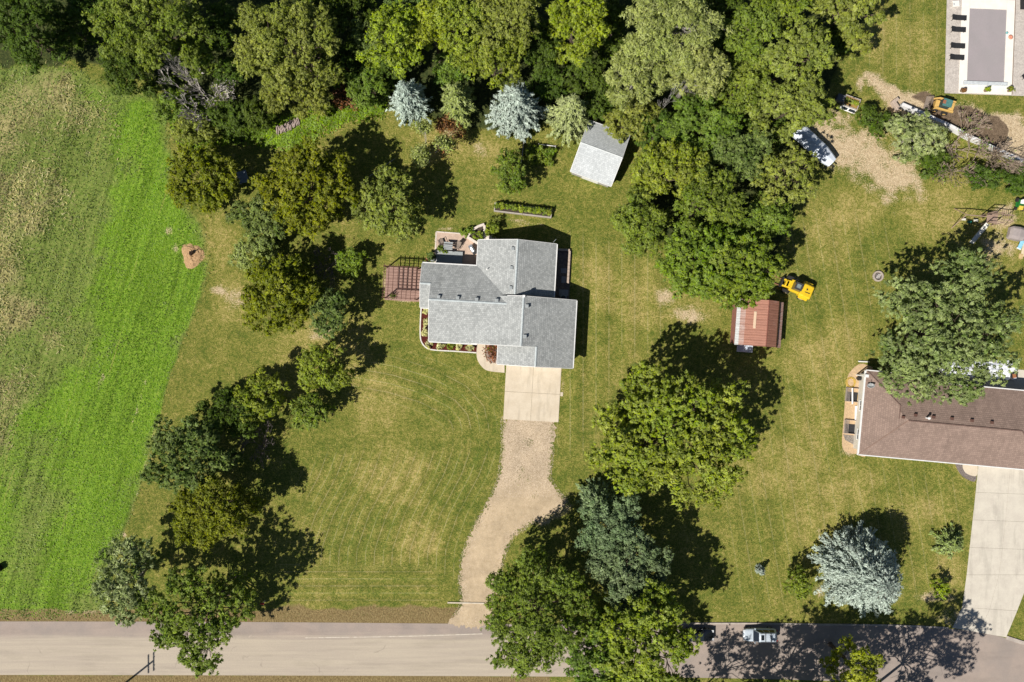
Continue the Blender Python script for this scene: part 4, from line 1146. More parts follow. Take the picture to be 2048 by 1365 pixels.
    fork = max(0.3, base * 0.9 + (H - base) * 0.10); top_ = hc + Rz * 0.45
    tm.tube((0, 0, -0.05), (0, 0, 0.25), tr * 1.5, tr * 1.05, 9).tube((0, 0, 0.25), (0, 0, fork), tr * 1.05, tr * 0.8, 9)
    bend = r.normal(0, 0.12, (4, 2)); ld = [Vector((0, 0, fork))]
    for q in range(1, 4): ld.append(Vector((bend[q, 0] * Rm * .5, bend[q, 1] * Rm * .5, fork + (top_ - fork) * q / 3)))
    for q in range(3): tm.tube(ld[q], ld[q + 1], tr * (.8 - .22 * q), tr * (.58 - .22 * q), 7, False)
    def leader(z):
        f = min(max((z - fork) / max(.01, top_ - fork), 0), .999) * 3; q = int(f); return ld[q].lerp(ld[q + 1], f - q)
    for q in range(len(lc)):
        e_ = Vector(lc[q] + np.array([0, 0, hc - 0.1 * lr[q]]))
        hd = math.hypot(e_.x, e_.y); s0 = leader(e_.z - hd * r.uniform(.5, .9)); k_ = tr * min(.42, .12 + .05 * hd)
        m1 = s0.lerp(e_, .4) + Vector((r.normal(0, .1), r.normal(0, .1), .04)) * hd; m2 = s0.lerp(e_, .75) + Vector((r.normal(0, .07), r.normal(0, .07), .05)) * hd
        tm.tube(s0, m1, k_, k_ * .75, 5, False).tube(m1, m2, k_ * .75, k_ * .5, 5, False).tube(m2, e_, k_ * .5, k_ * .3, 5, False)
        for j in np.nonzero(SL == q)[0][:7]:
            b0 = m2.lerp(e_, r.uniform(-.4, 1)); b1 = Vector(SC[j] + np.array([0, 0, hc]))
            tm.tube(b0, b1, max(.02, k_ * .28), .015, 3, False)
    tm.build('trunk', bark or BARK, t)
    return t

def conifer(label, bx, by, rpx, H, mat, seed, bark=None, power=0.75, dens=1.0, tuft=0.30, droop=0.15, name='spruce_tree', cat='tree', ell=1.0, group=None, low=0.04, wide=0.60):
    """bx, by: foot of the tree on the ground; rpx: radius of its skirt in photograph pixels"""
    r = np.random.default_rng(seed)
    b = P(bx, by); Rr = rpx / PPM
    t = thing(name, label, cat, (b.x, b.y, 0), 0, group)
    Cs, Ns, Ts, Ls, Ws, To = [], [], [], [], [], []
    z = low * H + 0.15; tm = MB()
    side = r.normal(0, 0.07, 12)
    while z < H * 0.985:
        f = (z - low * H) / (H * (1 - low)); Rz = Rr * max(0.03, (1 - f)) ** power * r.uniform(0.92, 1.06)
        nb = max(4, int((4 + 2 * math.pi * Rz / 0.80) * dens))
        a0 = r.random() * 6.28
        for q in range(nb):
            a = a0 + 2 * math.pi * q / nb + r.normal(0, 0.12)
            if r.random() < 0.07: continue
            ln = Rz * r.uniform(0.60, 1.16) * (1 + side[int(a * 12 / 6.2832) % 12])
            dr = np.array([math.cos(a), math.sin(a) * ell, 0.0])
            npt = max(2, int(ln / 0.30)); u = (np.arange(npt) + r.random(npt) * 0.6) / npt
            u = u[u > 0.25 if f < 0.85 else u > -1]
            if len(u) == 0: continue
            pz = z + 0.35 * ln * (1 - f) * 0.3 * u - droop * ln * u ** 2 + 0.12 * u ** 4 * ln
            pos = dr[None] * (ln * u)[:, None]; pos[:, 2] = pz
            spread = wide * (0.25 + 0.55 * (1 - u)) * min(1.0, ln / 2 + .25)
            for w in range(int(5 * dens) + 1):
                sd = r.choice([-1, 1], len(u)) * r.random(len(u))
                th = a + sd * 0.8
                td = np.stack([np.cos(th), np.sin(th) * ell, r.uniform(-0.1, 0.35, len(u))], 1)
                p = pos + np.stack([-np.sin(np.full(len(u), a)), np.cos(np.full(len(u), a)) * ell, np.zeros(len(u))], 1) * (sd * spread)[:, None] + r.normal(0, 0.05, (len(u), 3))
                Cs.append(p); Ts.append(td)
                Ns.append(unit(np.array([0, 0, 1.0])[None] * 0.8 + td * 0.35 + r.normal(0, 0.45, (len(u), 3))))
                s = tuft * r.uniform(0.75, 1.35, len(u)); Ls.append(s * 1.45); Ws.append(s * 0.62)
                bt = r.random()
                To.append(np.stack([np.clip(0.35 + 0.5 * u + r.normal(0, 0.18, len(u)), 0, 1), np.clip(0.35 * bt + 0.35 * u + 0.3 * r.random(len(u)), 0, 1), r.random(len(u))], 1))
            if Rz > 0.5: tm.tube((0, 0, z), (dr[0] * ln * .85, dr[1] * ln * .85, float(pz[-1])), 0.035, 0.012, 3, False)
        z += 0.50 * r.uniform(0.85, 1.15) / max(0.7, dens) * (1.0 if Rz > 1 else 0.7)
    C = np.concatenate(Cs); C[:, 2] = np.maximum(C[:, 2], 0.12)
    me = leaf_mesh('crown', C, np.concatenate(Ns), np.concatenate(Ts), np.concatenate(Ls), np.concatenate(Ws), np.concatenate(To), mat)
    put('crown', me, t, 'stuff')
    tm.tube((0, 0, -.05), (0, 0, H * .98), 0.02 * H + .04, 0.02, 8).build('trunk', bark or BARK, t)
    return t

def bare(label, cx, cy, rx, ry, H, mat, seed, name='dead_tree', cat='tree', stems=5, depth=4, lean=(0, 0), thick=0.07, spread=1.0, leaves=None, leaf_n=0, hc=None, twig=.018):
    """leafless branching; optional thin leaf cover"""
    r = random.Random(seed); hc = H * 0.6 if hc is None else hc
    c = P(cx, cy, hc); k = (CAM_H - hc) / CAM_H / PPM
    t = thing(name, label, cat, (c.x, c.y, 0))
    m = MB(); Rx, Ry = rx * k, ry * k; tips = []
    def grow(p, d, ln, th, dep):
        e_ = p + d * ln
        midp = p + d * ln * .5 + Vector((r.uniform(-1, 1), r.uniform(-1, 1), r.uniform(-.5, .8))) * ln * .08
        th = max(th, twig)
        m.tube(p, midp, th, th * .8, 4 if dep > 1 else 3, False).tube(midp, e_, th * .8, th * .6, 4 if dep > 1 else 3, False)
        if dep == 0:
            tips.append(e_); return
        for q in range(r.choice((2, 3, 3)) if dep < depth else 3):
            nd = (d + Vector((r.uniform(-1, 1), r.uniform(-1, 1), r.uniform(-.35, .55))) * .62).normalized()
            grow(e_, nd, ln * r.uniform(.58, .85), th * .58, dep - 1)
    for q in range(stems):
        a = 2 * math.pi * (q + r.uniform(-.8, .8)) / stems
        d = Vector((math.cos(a) * Rx * spread + lean[0], math.sin(a) * Ry * spread + lean[1], H * r.uniform(.5, 1.0))).normalized()
        grow(Vector((r.uniform(-.35, .35) * Rx, r.uniform(-.35, .35) * Ry, 0)), d, math.sqrt(Rx * Ry + H * H * .5) * r.uniform(.14, .3), thick * r.uniform(.6, 1.1), depth)
    # keep inside the measured crown
    vs = np.array([tuple(v) for v in m.v]); s = max(1e-3, np.percentile(np.abs(vs[:, 0]), 97)); s2 = max(1e-3, np.percentile(np.abs(vs[:, 1]), 97)); s3 = max(1e-3, vs[:, 2].max())
    vs = vs * np.array([Rx / s, Ry / s2, H / s3]); vs[:, 2] = np.maximum(vs[:, 2], 0.03)
    m.v = [tuple(v) for v in vs]
    m.build('branches', mat, t)
    if leaves:
        rr = np.random.default_rng(seed); T = np.array([tuple(v) for v in tips]) * np.array([Rx / s, Ry / s2, H / s3])
        C = T[rr.integers(0, len(T), leaf_n)] + rr.normal(0, .3, (leaf_n, 3)); C[:, 2] = np.maximum(C[:, 2], .12)
        me = leaf_mesh('leaves', C, unit(rr.normal(0, .6, (leaf_n, 3)) + np.array([0, 0, 1.])), rr.normal(size=(leaf_n, 3)), np.full(leaf_n, .32), np.full(leaf_n, .18), rr.random((leaf_n, 3)), leaves)
        put('leaves', me, t, 'stuff')
    return t

BARK = bark_mat('brown_bark', (0.16, 0.12, 0.09)); BARK_G = bark_mat('grey_bark', (0.34, 0.31, 0.28)); BARK_P = bark_mat('pale_bark', (0.55, 0.52, 0.48))
DEADW = bark_mat('grey_deadwood', (0.56, 0.51, 0.47)); DEADB = bark_mat('brown_deadwood', (0.36, 0.28, 0.21)); RUSTW = bark_mat('rust_brush', (0.34, 0.17, 0.10)); PURP = bark_mat('purple_grey_twigs', (0.19, 0.155, 0.16))
LM = {
    'dark':   leaf_mat('leaves_dark', (0.058, 0.100, 0.014), (0.120, 0.170, 0.030)),
    'mid':    leaf_mat('leaves_mid', (0.105, 0.175, 0.022), (0.225, 0.285, 0.052)),
    'vivid':  leaf_mat('leaves_vivid', (0.110, 0.180, 0.018), (0.250, 0.310, 0.050)),
    'olive':  leaf_mat('leaves_olive', (0.165, 0.205, 0.034), (0.310, 0.330, 0.076)),
    'olived': leaf_mat('leaves_olive_dark', (0.108, 0.150, 0.013), (0.255, 0.275, 0.030)),
    'yellow': leaf_mat('leaves_yellow_green', (0.190, 0.255, 0.020), (0.340, 0.385, 0.050)),
    'lime':   leaf_mat('leaves_lime', (0.150, 0.225, 0.022), (0.320, 0.365, 0.062)),
    'pale':   leaf_mat('leaves_pale', (0.200, 0.255, 0.060), (0.400, 0.440, 0.150)),
    'silver': leaf_mat('leaves_silver', (0.110, 0.170, 0.034), (0.440, 0.490, 0.230)),
    'silvgr': leaf_mat('leaves_silver_dark', (0.085, 0.140, 0.026), (0.330, 0.385, 0.150)),
    'bluegr': leaf_mat('leaves_blue_green', (0.075, 0.130, 0.024), (0.215, 0.270, 0.080)),
    'blue':   leaf_mat('needles_blue', (0.150, 0.200, 0.165), (0.385, 0.440, 0.375), 0.1),
    'silvsp': leaf_mat('needles_silver', (0.220, 0.285, 0.225), (0.400, 0.470, 0.400), 0.1),
    'gneed':  leaf_mat('needles_green', (0.140, 0.190, 0.050), (0.250, 0.300, 0.095), 0.1),
    'oneed':  leaf_mat('needles_olive', (0.190, 0.225, 0.080), (0.320, 0.355, 0.150), 0.1),
    'bneed':  leaf_mat('needles_blue_green', (0.085, 0.135, 0.055), (0.205, 0.265, 0.125), 0.1),
    'hosta':  leaf_mat('leaves_variegated', (0.40, 0.40, 0.12), (0.62, 0.58, 0.32), 0.2),
    'rust':   leaf_mat('leaves_rust', (0.16, 0.07, 0.03), (0.28, 0.13, 0.06), 0.2),
}
WOODS = 'trees of the wood along the top of the photo'
# label, crown centre x, y, radius x, y (photograph pixels), height, crown base, foliage, options
TREES = [
 # north-west woods
 ('dark green tree filling the top left corner', 42, 62, 82, 74, 13, 2.5, 'dark', {}),
 ('tall grey green tree with dead grey twigs in the top left woods', 312, 62, 122, 78, 15, 3, 'mid', dict(leaf=.205)),
 ('lower dark green tree below the grey green tree in top left woods', 268, 142, 68, 46, 9, 1.0, 'dark', {}),
 ('small mid green tree squeezed between two big trees in the top left woods', 398, 112, 44, 36, 10, 1.5, 'mid', {}),
 ('large olive tree in the woods above the log pile', 585, 92, 118, 96, 15, 3, 'olive', dict(leaf=.205)),
 ('lower skirt olive tree right above the log pile', 590, 190, 82, 48, 9, 1.0, 'olive', dict(leaf=.205)),
 ('olive shrub at the meadow edge left of the grey dead bush', 345, 216, 36, 34, 4, .3, 'mid', {}),
 ('yellowish shrub just above the yellow olive tree by the meadow', 392, 268, 44, 30, 4, .3, 'olive', {}),
 ('dark shrub in the shade right of the grey dead bush', 468, 240, 40, 42, 5, .4, 'dark', {}),
 ('dark undergrowth bush left of the log pile', 518, 232, 34, 32, 5, .4, 'dark', {}),
 ('dark shaded tree in the gap right of the big olive tree', 706, 42, 48, 62, 9, 1, 'dark', {}),
 ('shaded dark bush above the rust brown brush', 690, 132, 40, 44, 6, .5, 'dark', {}),
 ('leafy green bush left of the silver spruce', 738, 172, 38, 52, 7, .5, 'mid', {}),
 ('yellow green tree with knobby clumps above the silver spruce', 792, 92, 54, 70, 14, 3, 'yellow', dict(lobes=9, leaf=.205)),
 ('narrow yellow green tree at the very top next to the bluish tree', 868, 68, 46, 56, 14, 3, 'yellow', dict(lobes=8, leaf=.205)),
 ('bluish dark tree cut off by the top edge of the photo', 812, 4, 60, 34, 12, 2, 'bluegr', {}),
 ('yellow green tree directly above the green pine', 925, 62, 44, 68, 15, 3, 'lime', dict(lobes=8, leaf=.205)),
 ('tall olive tree above the blue spruce at the top edge', 1018, 42, 74, 66, 16, 3, 'olive', dict(leaf=.205)),
 ('olive lower tree touching the top of the blue spruce', 985, 122, 72, 44, 13, 2, 'lime', dict(leaf=.205)),
 ('bright yellow green tree at the top centre of the woods', 1152, 52, 60, 82, 17, 3, 'yellow', dict(leaf=.205, dens=1.1)),
 ('dark green tree in the hollow below the bright yellow tree', 1172, 148, 52, 44, 8, 1, 'dark', {}),
 ('dark tree in the hollow left of the bright yellow tree base', 1095, 170, 36, 36, 6, .6, 'dark', {}),
 ('huge pale grey green tree in the top right woods', 1342, 72, 112, 76, 18, 4, 'pale', dict(leaf=.205, clump=.36)),
 ('pale grey green lower tree between green spruce and dark woods', 1268, 160, 66, 56, 15, 3, 'pale', dict(leaf=.205, clump=.36)),
 ('pale tree with a broken white limb in the top right woods', 1385, 152, 58, 54, 16, 3, 'pale', dict(leaf=.205, clump=.36)),
 ('green tree overhanging the north end of the grey shed', 1262, 246, 58, 46, 8, .8, 'olive', dict(leaf=.205)),
 ('dark green tree in the middle of the woods right of grey shed', 1398, 262, 88, 66, 11, 1, 'mid', {}),
 ('shaded dark tree left of the olive tree with dead twigs', 1315, 268, 50, 44, 8, .8, 'dark', {}),
 ('mid green rounded tree at the top edge right of the pale giant', 1498, 78, 58, 64, 14, 3, 'mid', {}),
 ('bright green tree at the top edge left of the yellowish tree', 1552, 22, 58, 40, 14, 3, 'vivid', {}),
 ('olive feathery tree at the woods edge facing the swimming pool', 1588, 122, 76, 74, 15, 3, 'olive', dict(leaf=.26, sprig=.2)),
 ('olive green feathery tree left of the dark box by the lawn', 1575, 222, 92, 62, 13, 2, 'olive', dict(leaf=.26, sprig=.2)),
 ('dark green tree deep in the woods beside the feathery olive tree', 1478, 180, 62, 66, 11, 1, 'mid', {}),
 ('yellowish tree at the top edge left of the pool lawn', 1688, 26, 66, 62, 14, 3, 'olive', dict(leaf=.26, sprig=.2)),
 ('small thin olive tree below the yellowish tree by the pool lawn', 1705, 88, 36, 28, 8, 1, 'olive', dict(dens=.8)),
 ('grey green tree in the woods above the olive tree by the boat', 1478, 312, 62, 58, 11, 1.5, 'bluegr', {}),
 ('olive tree overhanging the white covered boat', 1566, 356, 74, 70, 10, 2, 'olive', dict(leaf=.26, dens=.6)),
 ('shaded dark green tree between the boat tree and the vivid tree', 1525, 440, 60, 44, 9, 1, 'mid', {}),
 ('olive green tree directly right of the grey shed', 1332, 340, 88, 58, 13, 1.5, 'lime', dict(leaf=.205)),
 ('green bush tree at the lawn edge below the grey shed', 1282, 448, 58, 68, 9, .5, 'mid', {}),
 ('mid green tree in the middle of the right hand wood', 1408, 408, 70, 62, 14, 2, 'mid', {}),
 ('vivid green tree overhanging the rusty shed', 1474, 545, 92, 82, 12, 2, 'vivid', dict(leaf=.26)),
 ('vivid green tree at the south west tip of right hand wood', 1392, 525, 80, 90, 12, 1.2, 'vivid', dict(leaf=.26)),
 # undergrowth in the gaps of the wood, and dark stand-ins for shadow
 ('added dark tree standing in for shadow right of the top left corner tree', 142, 58, 44, 46, 7, .5, 'dark', {}),  # dark crown added to stand in for tree shadow on the ground
 ('added low dark tree standing in for shadow between corner tree and the grey green tree', 190, 20, 40, 34, 7, .5, 'dark', {}),  # second dark filler, put in where the ground only lies in shadow
 ('dark tree filling the gap right of the grey green tree', 448, 62, 34, 56, 8, .6, 'dark', {}),
 ('dark bush in the gap above the grey dead bush', 462, 148, 30, 30, 4.5, .4, 'dark', {}),
 ('dark tree at the top edge above the large olive tree', 640, 4, 60, 26, 8, .6, 'dark', {}),
 ('dark tree in the gap above the silver spruce', 748, 84, 34, 50, 9, .6, 'bluegr', {}),
 ('dark low tree behind the silvery spruce', 778, 140, 40, 34, 6, .5, 'dark', {}),
 ('dark low tree behind the green pine', 900, 140, 44, 30, 6, .5, 'mid', {}),
 ('dark tree wedged between olive tree and bright yellow tree', 1078, 98, 34, 56, 9, .6, 'dark', {}),
 ('dark tree between bright yellow tree and pale giant', 1226, 62, 30, 70, 9, .6, 'dark', {}),
 ('dark low tree behind the olive green spruce', 1200, 205, 34, 36, 6, .5, 'dark', {}),
 ('dark tree at the top edge right of the pale giant', 1448, 14, 44, 36, 10, .8, 'dark', {}),
 ('dark tree under the mid green tree in the right woods', 1440, 120, 36, 46, 9, .8, 'dark', {}),
 ('dark bush between the feathery olive tree and grey green tree', 1520, 258, 44, 40, 7, .5, 'dark', {}),
 ('dark bush in the woods beside the grey shed corner', 1352, 296, 40, 30, 7, .5, 'dark', {}),
 ('dark low tree below the yellowish tree at the lawn edge', 1650, 90, 34, 44, 7, .5, 'dark', {}),
 ('dark low tree between the two vivid green trees', 1452, 470, 50, 40, 8, .6, 'mid', {}),
 # garden trees north of the house
 ('small round tree casting shade on the back lawn beside the garden plot', 1018, 348, 33, 42, 5.5, .6, 'mid', {}),
 # western belt
 ('yellow olive tree at the edge of the bright green field', 408, 358, 72, 68, 8, .8, 'olived', dict(leaf=.25)),
 ('large dark olive tree in the middle of the left hand belt', 618, 384, 104, 96, 11, 1.2, 'olived', dict(leaf=.26)),
 ('rounded sage green tree just above the patio', 783, 412, 70, 74, 9, 1, 'olive', dict(leaf=.25)),
 ('pale blue green tree on the left flank of the large olive tree', 528, 445, 58, 52, 7, .6, 'bluegr', dict(leaf=.24)),
 ('pale green bush under the blue green tree by the field', 512, 512, 40, 36, 4.5, .4, 'pale', dict(leaf=.24)),
 ('dark olive tree with needle like leaves left of the pergola', 562, 588, 84, 78, 9, .8, 'olived', dict(leaf=.24)),
 ('small bright green ball shaped shrub left of the patio', 703, 526, 29, 30, 3.6, .2, 'vivid', dict(leaf=.22, lobes=7)),
 ('bluish small tree left of the house front bed', 668, 632, 44, 46, 7, .8, 'bluegr', dict(leaf=.24)),
 ('green tree with yellowing tips on the front lawn', 648, 736, 54, 52, 7.5, 1, 'lime', dict(leaf=.205)),
 ('bright yellow green tree beside the dark trees left of the front lawn', 528, 790, 52, 48, 7, 1, 'lime', dict(leaf=.205)),
 ('small round green tree below the yellow tipped tree', 622, 822, 40, 38, 5, .6, 'mid', dict(leaf=.26)),
 ('dark green tree with silvery edge at the corner of the field', 385, 912, 94, 82, 10, 1, 'bluegr', dict(leaf=.30, dens=.85)),
 ('dark shaded tree behind the yellow green tree', 462, 826, 62, 46, 7, .6, 'dark', {}),
 ('olive dark tree in the lower left belt', 432, 1018, 88, 72, 10, 1, 'olived', dict(leaf=.205)),
 ('silvery leaved tree by the field at the roadside', 262, 1158, 66, 88, 11, 2, 'silver', dict(leaf=.26, dens=.6, sprig=.4, long=1.9)),
 ('open green tree hanging over the dusty road', 402, 1225, 116, 110, 12, 2.5, 'mid', dict(leaf=.26, dens=.6, sprig=.25)),
 # right hand garden
 ('broad light green maple on the lawn right of the driveway', 1342, 868, 172, 136, 13, 1.8, 'lime', dict(leaf=.30, sprig=.18)),
 ('open green tree at the foot of the gravel drive over the road', 1074, 1226, 118, 134, 13, 2, 'mid', dict(leaf=.205, dens=.8)),
 ('lime green tree over the road beside the black car', 1285, 1270, 112, 120, 14, 2, 'lime', dict(leaf=.30, sprig=.18)),
 ('dark blue green tree below the broad maple', 1222, 1046, 72, 66, 11, 1, 'bneed', dict(leaf=.2)),
 ('dark blue green tree nearest the road above the lime tree', 1258, 1136, 80, 84, 11, 1, 'bneed', dict(leaf=.2)),
 ('green tree over the road between the open tree and the lime tree', 1188, 1310, 66, 74, 12, 2, 'mid', {}),
 ('large silvery green tree overhanging the brown roof', 1886, 664, 154, 150, 13, 2.0, 'silvgr', dict(leaf=.24, dens=.62, sprig=.6, long=1.9, lobes=34)),
 ('small bright green tree left of the big blue spruce', 1592, 1166, 27, 32, 4.2, .6, 'vivid', dict(dens=.8)),
 ('tiny yellow green sapling beside the right driveway', 1878, 1176, 22, 18, 2.2, .3, 'yellow', dict(dens=.55, leaf=.24)),
 ('dark green rounded shrub beside the retaining wall', 1742, 243, 36, 26, 3.0, .2, 'dark', dict(leaf=.24)),
 ('silvery green shrub tree over the white retaining wall', 1826, 274, 60, 46, 6, .5, 'silver', dict(leaf=.26, dens=.8)),
 ('dark bush at the left foot of the brown dead tree', 1862, 330, 30, 30, 3, .2, 'dark', dict(leaf=.24)),
 ('dark bush below the brown dead tree', 1968, 358, 44, 22, 3, .2, 'dark', dict(leaf=.24)),
 ('dark bush at the right edge below the retaining wall', 2034, 362, 26, 30, 3, .2, 'dark', dict(leaf=.24)),
 # trees south of the road, mostly beyond the frame
 ('tall tree at the bottom edge next to the black car', 1566, 1462, 104, 100, 16, 4, 'lime', dict(dens=.42, sprig=.2, slim=.5)),
 ('tall tree below the bottom edge whose shadow falls on the road', 1640, 1490, 112, 108, 18, 6, 'lime', dict(dens=.45, sprig=.2, slim=.5)),
 ('tall tree below the bottom edge shading the right driveway', 1838, 1498, 110, 106, 20, 7, 'lime', dict(dens=.45, sprig=.2, slim=.5)),
 ('tall tree below the bottom edge in front of the two parked cars', 1398, 1492, 92, 70, 16, 4, 'lime', dict(dens=.42, sprig=.2, slim=.5)),
 ('yellow green tree top reaching in at the bottom edge', 1712, 1338, 42, 60, 12, 3, 'yellow', dict(dens=.9, lobes=9)),
]
for i_, (lab, cx_, cy_, rx_, ry_, H_, b_, col_, opt) in enumerate(TREES):
    shrub = H_ <= 5.0
    nm = 'shrub' if shrub else 'broadleaf_tree'
    broadleaf(lab, cx_, cy_, rx_, ry_, H_, b_, LM[col_], 100 + i_, bark=BARK_G if col_ in ('pale', 'silver') else None, name=nm, cat='shrub' if shrub else 'tree', **opt)

# spruces and pines
conifer('silvery spruce leftmost in the row above the back lawn', 826, 218, 47, 10.5, LM['silvsp'], 11, power=.72, dens=.85, wide=.45)
conifer('green pine with bare fork second in the row above the back lawn', 919, 222, 45, 9.5, LM['gneed'], 12, power=.6, dens=.8, tuft=.34, wide=.45, name='pine_tree')
conifer('large blue spruce third in the row above the back lawn', 1034, 236, 58, 11, LM['blue'], 13, power=.62, dens=.9, tuft=.32, wide=.45)
conifer('olive green spruce next to the grey shed', 1138, 244, 50, 10, LM['oneed'], 14, power=.62, dens=.85, tuft=.32, wide=.45)
conifer('broad pale blue spruce on the lawn above the road', 1698, 1126, 82, 10.5, LM['blue'], 15, power=.42, dens=1.15, tuft=.25, wide=.85)
conifer('blue tinted spruce top at the edge of the gravel drive', 1196, 1000, 44, 9, LM['bneed'], 16, power=.55, tuft=.34)
conifer('tiny blue spruce alone on the lawn', 1516, 1138, 14, 2.2, LM['blue'], 19, power=.7, tuft=.2)
conifer('small dark green spruce beside the right driveway', 1888, 1082, 38, 3.4, LM['gneed'], 20, power=.7, tuft=.28, dens=.8)

# leafless trees and brush
bare('grey leafless bush in the woods by the meadow', 412, 190, 74, 54, 6.5, DEADW, 31, name='dead_bush', cat='bush', stems=11, depth=5, thick=.07, twig=.034, leaves=LM['mid'], leaf_n=500)
bare('brown fallen looking dead tree beside the retaining wall', 1940, 305, 96, 72, 5, DEADB, 32, stems=11, depth=5, thick=.12, twig=.028, leaves=LM['mid'], leaf_n=300)
bare('rust brown dead brush left of the green bush', 692, 190, 22, 22, 2.2, RUSTW, 33, name='dead_bush', cat='bush', stems=8, depth=3, thick=.03, leaves=LM['rust'], leaf_n=500)
bare('sparse birch with white branches on the back lawn', 856, 302, 40, 46, 6, BARK_P, 34, name='birch_tree', stems=4, depth=5, thick=.07, leaves=LM['pale'], leaf_n=2200)
bare('rust brown dead shrub between the pine and silvery spruce', 896, 262, 26, 40, 3, RUSTW, 35, name='dead_bush', cat='bush', stems=7, depth=4, thick=.03, leaves=LM['rust'], leaf_n=900)
bare('purple grey twiggy bush under the large dark olive tree', 644, 526, 38, 34, 4, PURP, 36, name='dead_bush', cat='bush', stems=10, depth=4, thick=.035)
bare('purple grey twiggy bush among the dark trees left of the lawn', 516, 890, 32, 42, 4.5, PURP, 37, name='dead_bush', cat='bush', stems=10, depth=4, thick=.035)
bare('dead grey twigs standing out of the grey green tree', 318, 106, 22, 16, 12.2, DEADW, 38, stems=4, depth=4, thick=.05, hc=12)
bare('tangle of bare brown branches at the right edge below the wall', 2010, 322, 40, 34, 4, DEADB, 39, name='dead_bush', cat='bush', stems=10, depth=5, thick=.05, twig=.024)
bare('broken white limb in the pale tree of the top right woods', 1358, 168, 18, 22, 14.5, BARK_P, 40, stems=2, depth=3, thick=.07, hc=14)

# ------------------------------------------------------------------ grass that stands up
def grass(name, label, n, region, cols, h0, h1, w, seed, weight, lean=0.7, cat='grass'):
    r = np.random.default_rng(seed)
    x = r.uniform(region[0], region[1], n); y = r.uniform(region[2], region[3], n)
    z = zones(x, y); keep = r.random(n) < weight(z, x, y)
    x, y = x[keep], y[keep]; n = len(x)
    z = [a[keep] for a in z]
    h = r.uniform(h0, h1, n)
    C = np.stack([x, y, h * 0.45], 1)
    a = r.random(n) * 6.28
    T = np.stack([np.cos(a) * lean, np.sin(a) * lean, np.ones(n) * .55], 1)
    Nn = unit(np.stack([-np.cos(a) * .4, -np.sin(a) * .4, np.ones(n)], 1) + r.normal(0, .25, (n, 3)))
    big = value_noise(x, y, 1.7, seed + 1) * .6 + value_noise(x, y, .6, seed + 2) * .4
    ca, sa = math.cos(R(17)), math.sin(R(17))            # growth lies in streaks along the strip
    sk = value_noise((x * ca - y * sa) / 1.0, (x * sa + y * ca) / 14.0, 1.0, seed + 5) * .6 + value_noise((x * ca - y * sa) / .45, (x * sa + y * ca) / 6.0, 1.0, seed + 6) * .4
    tone = np.stack([np.clip(.55 * big + .45 * sk + r.normal(0, .15, n), 0, 1), np.clip(.45 * r.random(n) + sk * 1.1 - .28, 0, 1), r.random(n)], 1)
    me = leaf_mesh(name, C, Nn, T, h * 1.25, np.full(n, w) * r.uniform(.7, 1.4, n), tone, cols)
    o = bpy.data.objects.new(name, me); COL.objects.link(o)
    return tag(o, label, cat, kind='stuff')
g_bright = leaf_mat('grass_bright', (0.100, 0.190, 0.012), (0.225, 0.325, 0.040), .2)
g_field = leaf_mat('grass_field', (0.105, 0.165, 0.026), (0.235, 0.265, 0.075), .2)
g_dry = leaf_mat('grass_dry', (0.230, 0.215, 0.080), (0.480, 0.415, 0.200), .2)
g_lawn = leaf_mat('grass_lawn', (0.105, 0.140, 0.028), (0.240, 0.220, 0.075), .2)
reg = (-76, -42, -41, 45)
grass('bright_grass', 'vivid green grass of the field strip', 80000, reg, g_bright, .06, .17, .13, 51, lambda z, x, y: np.clip(z[1] * 1.6 - .4, 0, 1))
grass('field_grass', 'olive field grass between the bright strip and dry meadow', 70000, reg, g_field, .10, .30, .14, 52, lambda z, x, y: np.clip(z[0] * (1 - z[1]) * 1.2 - .1, 0, .8) * np.clip(value_noise(x, y, 2.2, 79) * 1.5 - .1, .2, 1))
grass('dry_meadow_grass', 'tall dry straw coloured meadow grass at the left edge', 60000, reg, g_dry, .2, .55, .11, 53, lambda z, x, y: np.clip(z[2] * 1.3 - .1, 0, .9) * np.clip(value_noise(x, y, 3.1, 77) * 1.6 + value_noise(x, y, 1.1, 78) * .8 - .6, .12, 1), lean=.9)
grass('woodland_weeds', 'rank green weeds along the edge of the woods', 26000, (-52, -12, 26, 36), g_bright, .15, .45, .2, 54,
      lambda z, x, y: np.clip(soft(sdf(x, y, [(350, 185), (470, 220), (560, 240), (680, 215), (770, 212), (760, 232), (690, 245), (640, 272), (600, 300), (540, 290), (470, 280), (380, 300), (345, 260)]), 1.5), 0, 1))

HARD = [GR, [(840, 440), (1160, 440), (1160, 850), (840, 850)], [(765, 530), (850, 530), (850, 606), (765, 606)], [(1880, -80), (2300, -80), (2300, 200), (1880, 195)],
        [(1680, 715), (2300, 715), (2300, 960), (1680, 915)], [(1900, 900), (2100, 900), (2060, 1170), (2000, 1290), (1895, 1265)], [(-900, 1236), (2060, 1238), (2300, 1320), (2300, 1500), (1900, 1420), (1600, 1365), (-900, 1358)],
        [(1140, 250), (1255, 250), (1255, 378), (1140, 378)], [(1450, 590), (1560, 590), (1560, 705), (1450, 705)]]
def lawn_weight(z, x, y):
    w = (1 - z[0]) * (1 - z[9]) * (1 - z[3] * .8) * (1 - z[6])
    for h in HARD: w = w * (sdf(x, y, h) < -0.1)
    return w * np.clip(value_noise(x, y, 1.4, 81) * 1.4 - .2, .1, 1)
grass('lawn_tufts', 'short uneven tufts of grass standing in the mown lawns', 130000, (-60, 73, -45, 48), g_lawn, .04, .11, .085, 55, lawn_weight, lean=1.2)

